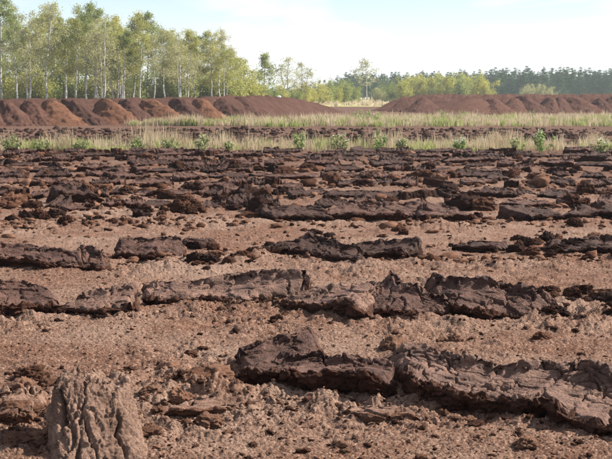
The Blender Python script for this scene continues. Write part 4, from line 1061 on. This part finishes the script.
# middle: bushes and small trees
TR = [proto_tree('birch', 640 + i, 9.0, bark=M_TWIG if i != 2 else M_BIRCH, leaf=(M_OLIVE, M_PALE, M_PALE, M_BLEAF)[i], crown0=(.18, .3, .34, .2)[i], spread=(.20, .26, .22, .25)[i], leaves=(3200, 1500, 1300, 2800)[i], trunk_r=.10, clump=.36, lsize=.16, fork=(i == 1)) for i in range(4)]
plant(TR[3], 'small_tree', 233, 175, H_for(50, 175), 'rounded green tree at the right end of the birch wood', 'tree')
plant(TR[3], 'small_tree', 246, 182, H_for(58, 182), 'lower green tree between the birch wood and the dark olive tree', 'tree', rz=2.0)
plant(TR[0], 'small_tree', 263, 190, H_for(53, 190), 'dense olive tree standing above the ridge left of centre', 'tree', rz=.4, wide=.95)
plant(TR[1], 'small_tree', 287, 195, H_for(57, 195), 'sparse brownish tree with airy crown right of the olive tree', 'tree', rz=.2, wide=1.05)
plant(TR[1], 'small_tree', 302, 205, H_for(62, 205), 'sparse pale tree right of the airy brownish one', 'tree', rz=2.4)
plant(TR[2], 'birch_tree', 367, 290, H_for(58, 290), 'lone slender pale birch rising above the bushes in the middle', 'birch', rz=1.2)
MID = [(229, 168, 70, 0, 3.0), (241, 172, 72, 3, 3.2), (249, 176, 73, 1, 3.0), (262, 180, 80, 3, 3.2), (281, 188, 82, 1, 3.0), (304, 206, 80, 1, 3.2), (330, 222, 78, 0, 3.4), (342, 232, 76, 3, 3.6), (385, 270, 78, 0, 3.6), (236, 170, 78, 1, 2.6), (254, 172, 82, 2, 2), (272, 185, 84, 0, 2.6), (294, 200, 84, 0, 2.8), (312, 210, 86, 2, 2.4), (322, 215, 80, 1, 3.0), (336, 225, 84, 2, 3), (349, 240, 79, 0, 4), (356, 250, 82, 3, 3.5), (378, 262, 86, 4, 3), (392, 268, 80, 3, 3.5)]
POS = ['at the right end of the birch wood', 'below the rounded green tree on its right', 'between the two rounded green trees', 'under the dark olive tree', 'between the olive tree and the airy tree', 'between the airy tree and the pale tree', 'in front of the leftmost pines', 'left of the bushes by the lone birch', 'behind the bushes right of the lone birch', 'below the rounded green tree', 'left of the dark olive tree', 'right of the olive tree foot', 'under the airy brownish tree', 'right of the sparse pale tree', 'left of the gap before the pines', 'at the left end of the pines', 'left of the lone birch', 'just left of the lone birch foot', 'just right of the lone birch', 'second right of the lone birch']
for (px, d, top, k, w), ps in zip(MID, POS):
    H = H_for(top, d); plant(SH[k], 'shrub', px, d, H, ('dark olive', 'light green', 'yellow-green', 'olive', 'pale grey-green')[k] + ' bush ' + ps, 'bush', 'bushes in the middle distance', None, max(.8, w / H * .9))
YB = [(404, 76), (412, 72), (421, 74), (430, 72), (438, 76), (446, 71), (455, 70), (463, 74), (470, 73), (478, 71), (487, 78)]
ORD = ['first', 'second', 'third', 'fourth', 'fifth', 'sixth', 'seventh', 'eighth', 'ninth', 'tenth', 'eleventh']
for i, ((px, top), od) in enumerate(zip(YB, ORD)):
    d = 262 + (i * 37) % 20
    plant(SH[(2, 1, 2, 2, 0, 2, 3, 2, 1, 2, 2)[i]], 'shrub', px, d, H_for(top, d), f'yellow-green bush in front of the pines above the right ridge, {od} from left', 'bush', 'yellow-green bushes before the pines', None, .72)
for i, px in enumerate((528, 534, 542, 551)):
    plant(SH[4], 'shrub', px, 300, H_for(82 + i % 2 * 3, 300), ['leftmost', 'second', 'third', 'rightmost'][i] + ' of the pale greyish bare bushes in front of the dark pines', 'bush', 'greyish bushes before the pines', None, .8)
PI_ = [proto_tree('pine', 700 + i, 11.0, bark=M_PINEBARK, leaf=M_NEEDLE, crown0=(.14, .22, .18, .1, .26)[i], W=(.25, .21, .28, .24, .20)[i]) for i in range(5)]
px = 326.0; i = 0
while px < 636:
    d = 350 + 30 * random.random(); top = np.interp(px, [326, 345, 400, 440, 470, 520, 560, 612], [82, 72, 72, 71, 70, 67, 67, 68]) + random.choice([0, 0, 1, 2, 4]) + random.uniform(-1.2, 1.2)
    where = 'behind the lone birch' if px < 400 else ('above the yellow-green bushes' if px < 492 else 'along the right skyline')
    plant(PI_[i % 5], 'pine_tree', px, d, H_for(top, d), f'dark blue-green pine {where}, {ordinal(i)} pine from the left in the front rank', 'pine', f'pines {where}', None, 1.15)
    px += random.uniform(2.8, 5.2); i += 1
px = 322.0; n_pb = 0
while px < 640:
    d = 395 + 30 * random.random(); top = np.interp(px, [322, 345, 400, 612], [84, 75, 74, 70]) + random.uniform(-1, 3)
    plant(PI_[(i * 2) % 5], 'pine_tree', px, d, H_for(top, d), f'pine in the back rank of the pine wood, {ordinal(n_pb)} from the left', 'pine', 'back rank of the pine wood', None, 1.3)
    px += random.uniform(5.5, 8); i += 1; n_pb += 1
# far wood closing the skyline behind the birches
rg = np.random.default_rng(77); n = 9000
x = rg.uniform(-260, 330, n); y = rg.uniform(560, 640, n); z = np.abs(rg.normal(0, 1, n)) ** .8 * 3.2 * (0.8 + .35 * n2(x * .05, x * 0)); z = np.minimum(z, 8.5 + 1.5 * n2(x * .12, x * 0 + 3))
o = link('far_wood', mesh_np('far_wood', *quads_at(np.stack([x, y, z + .3], 1), 1.6, rg, 1.2), M_NEEDLE, False)); tag(o, 'far dark line of woodland on the horizon', 'wood', kind='stuff')

# ------------------------------------------------------------------ thin summer haze
hz, N_, L__ = new_mat('haze'); vo = N_.new('ShaderNodeVolumePrincipled'); vo.inputs['Color'].default_value = (0.86, 0.92, 1.0, 1); vo.inputs['Density'].default_value = 0.00030
vo.inputs['Anisotropy'].default_value = 0.3
oo = N_.new('ShaderNodeOutputMaterial'); L__.new(vo.outputs[0], oo.inputs['Volume'])
b = np.array([[sx, sy, sz] for sx in (-6300 * 8, 6300 * 8) for sy in (-60, 6300) for sz in (-1.2, 22)], float)
b[:, 0] = np.sign(b[:, 0]) * 50000
fc = np.array([[0, 1, 3, 2], [4, 6, 7, 5], [0, 4, 5, 1], [2, 3, 7, 6], [0, 2, 6, 4], [1, 5, 7, 3]])
o = link('haze', mesh_np('haze', b, fc, hz, False)); tag(o, 'thin pale haze over the field', kind='stuff')
print('clods', N_CLOD[0], 'far slices', n_far, 'tris', sum(len(m.loops) - 2 * len(m.polygons) for m in bpy.data.meshes))
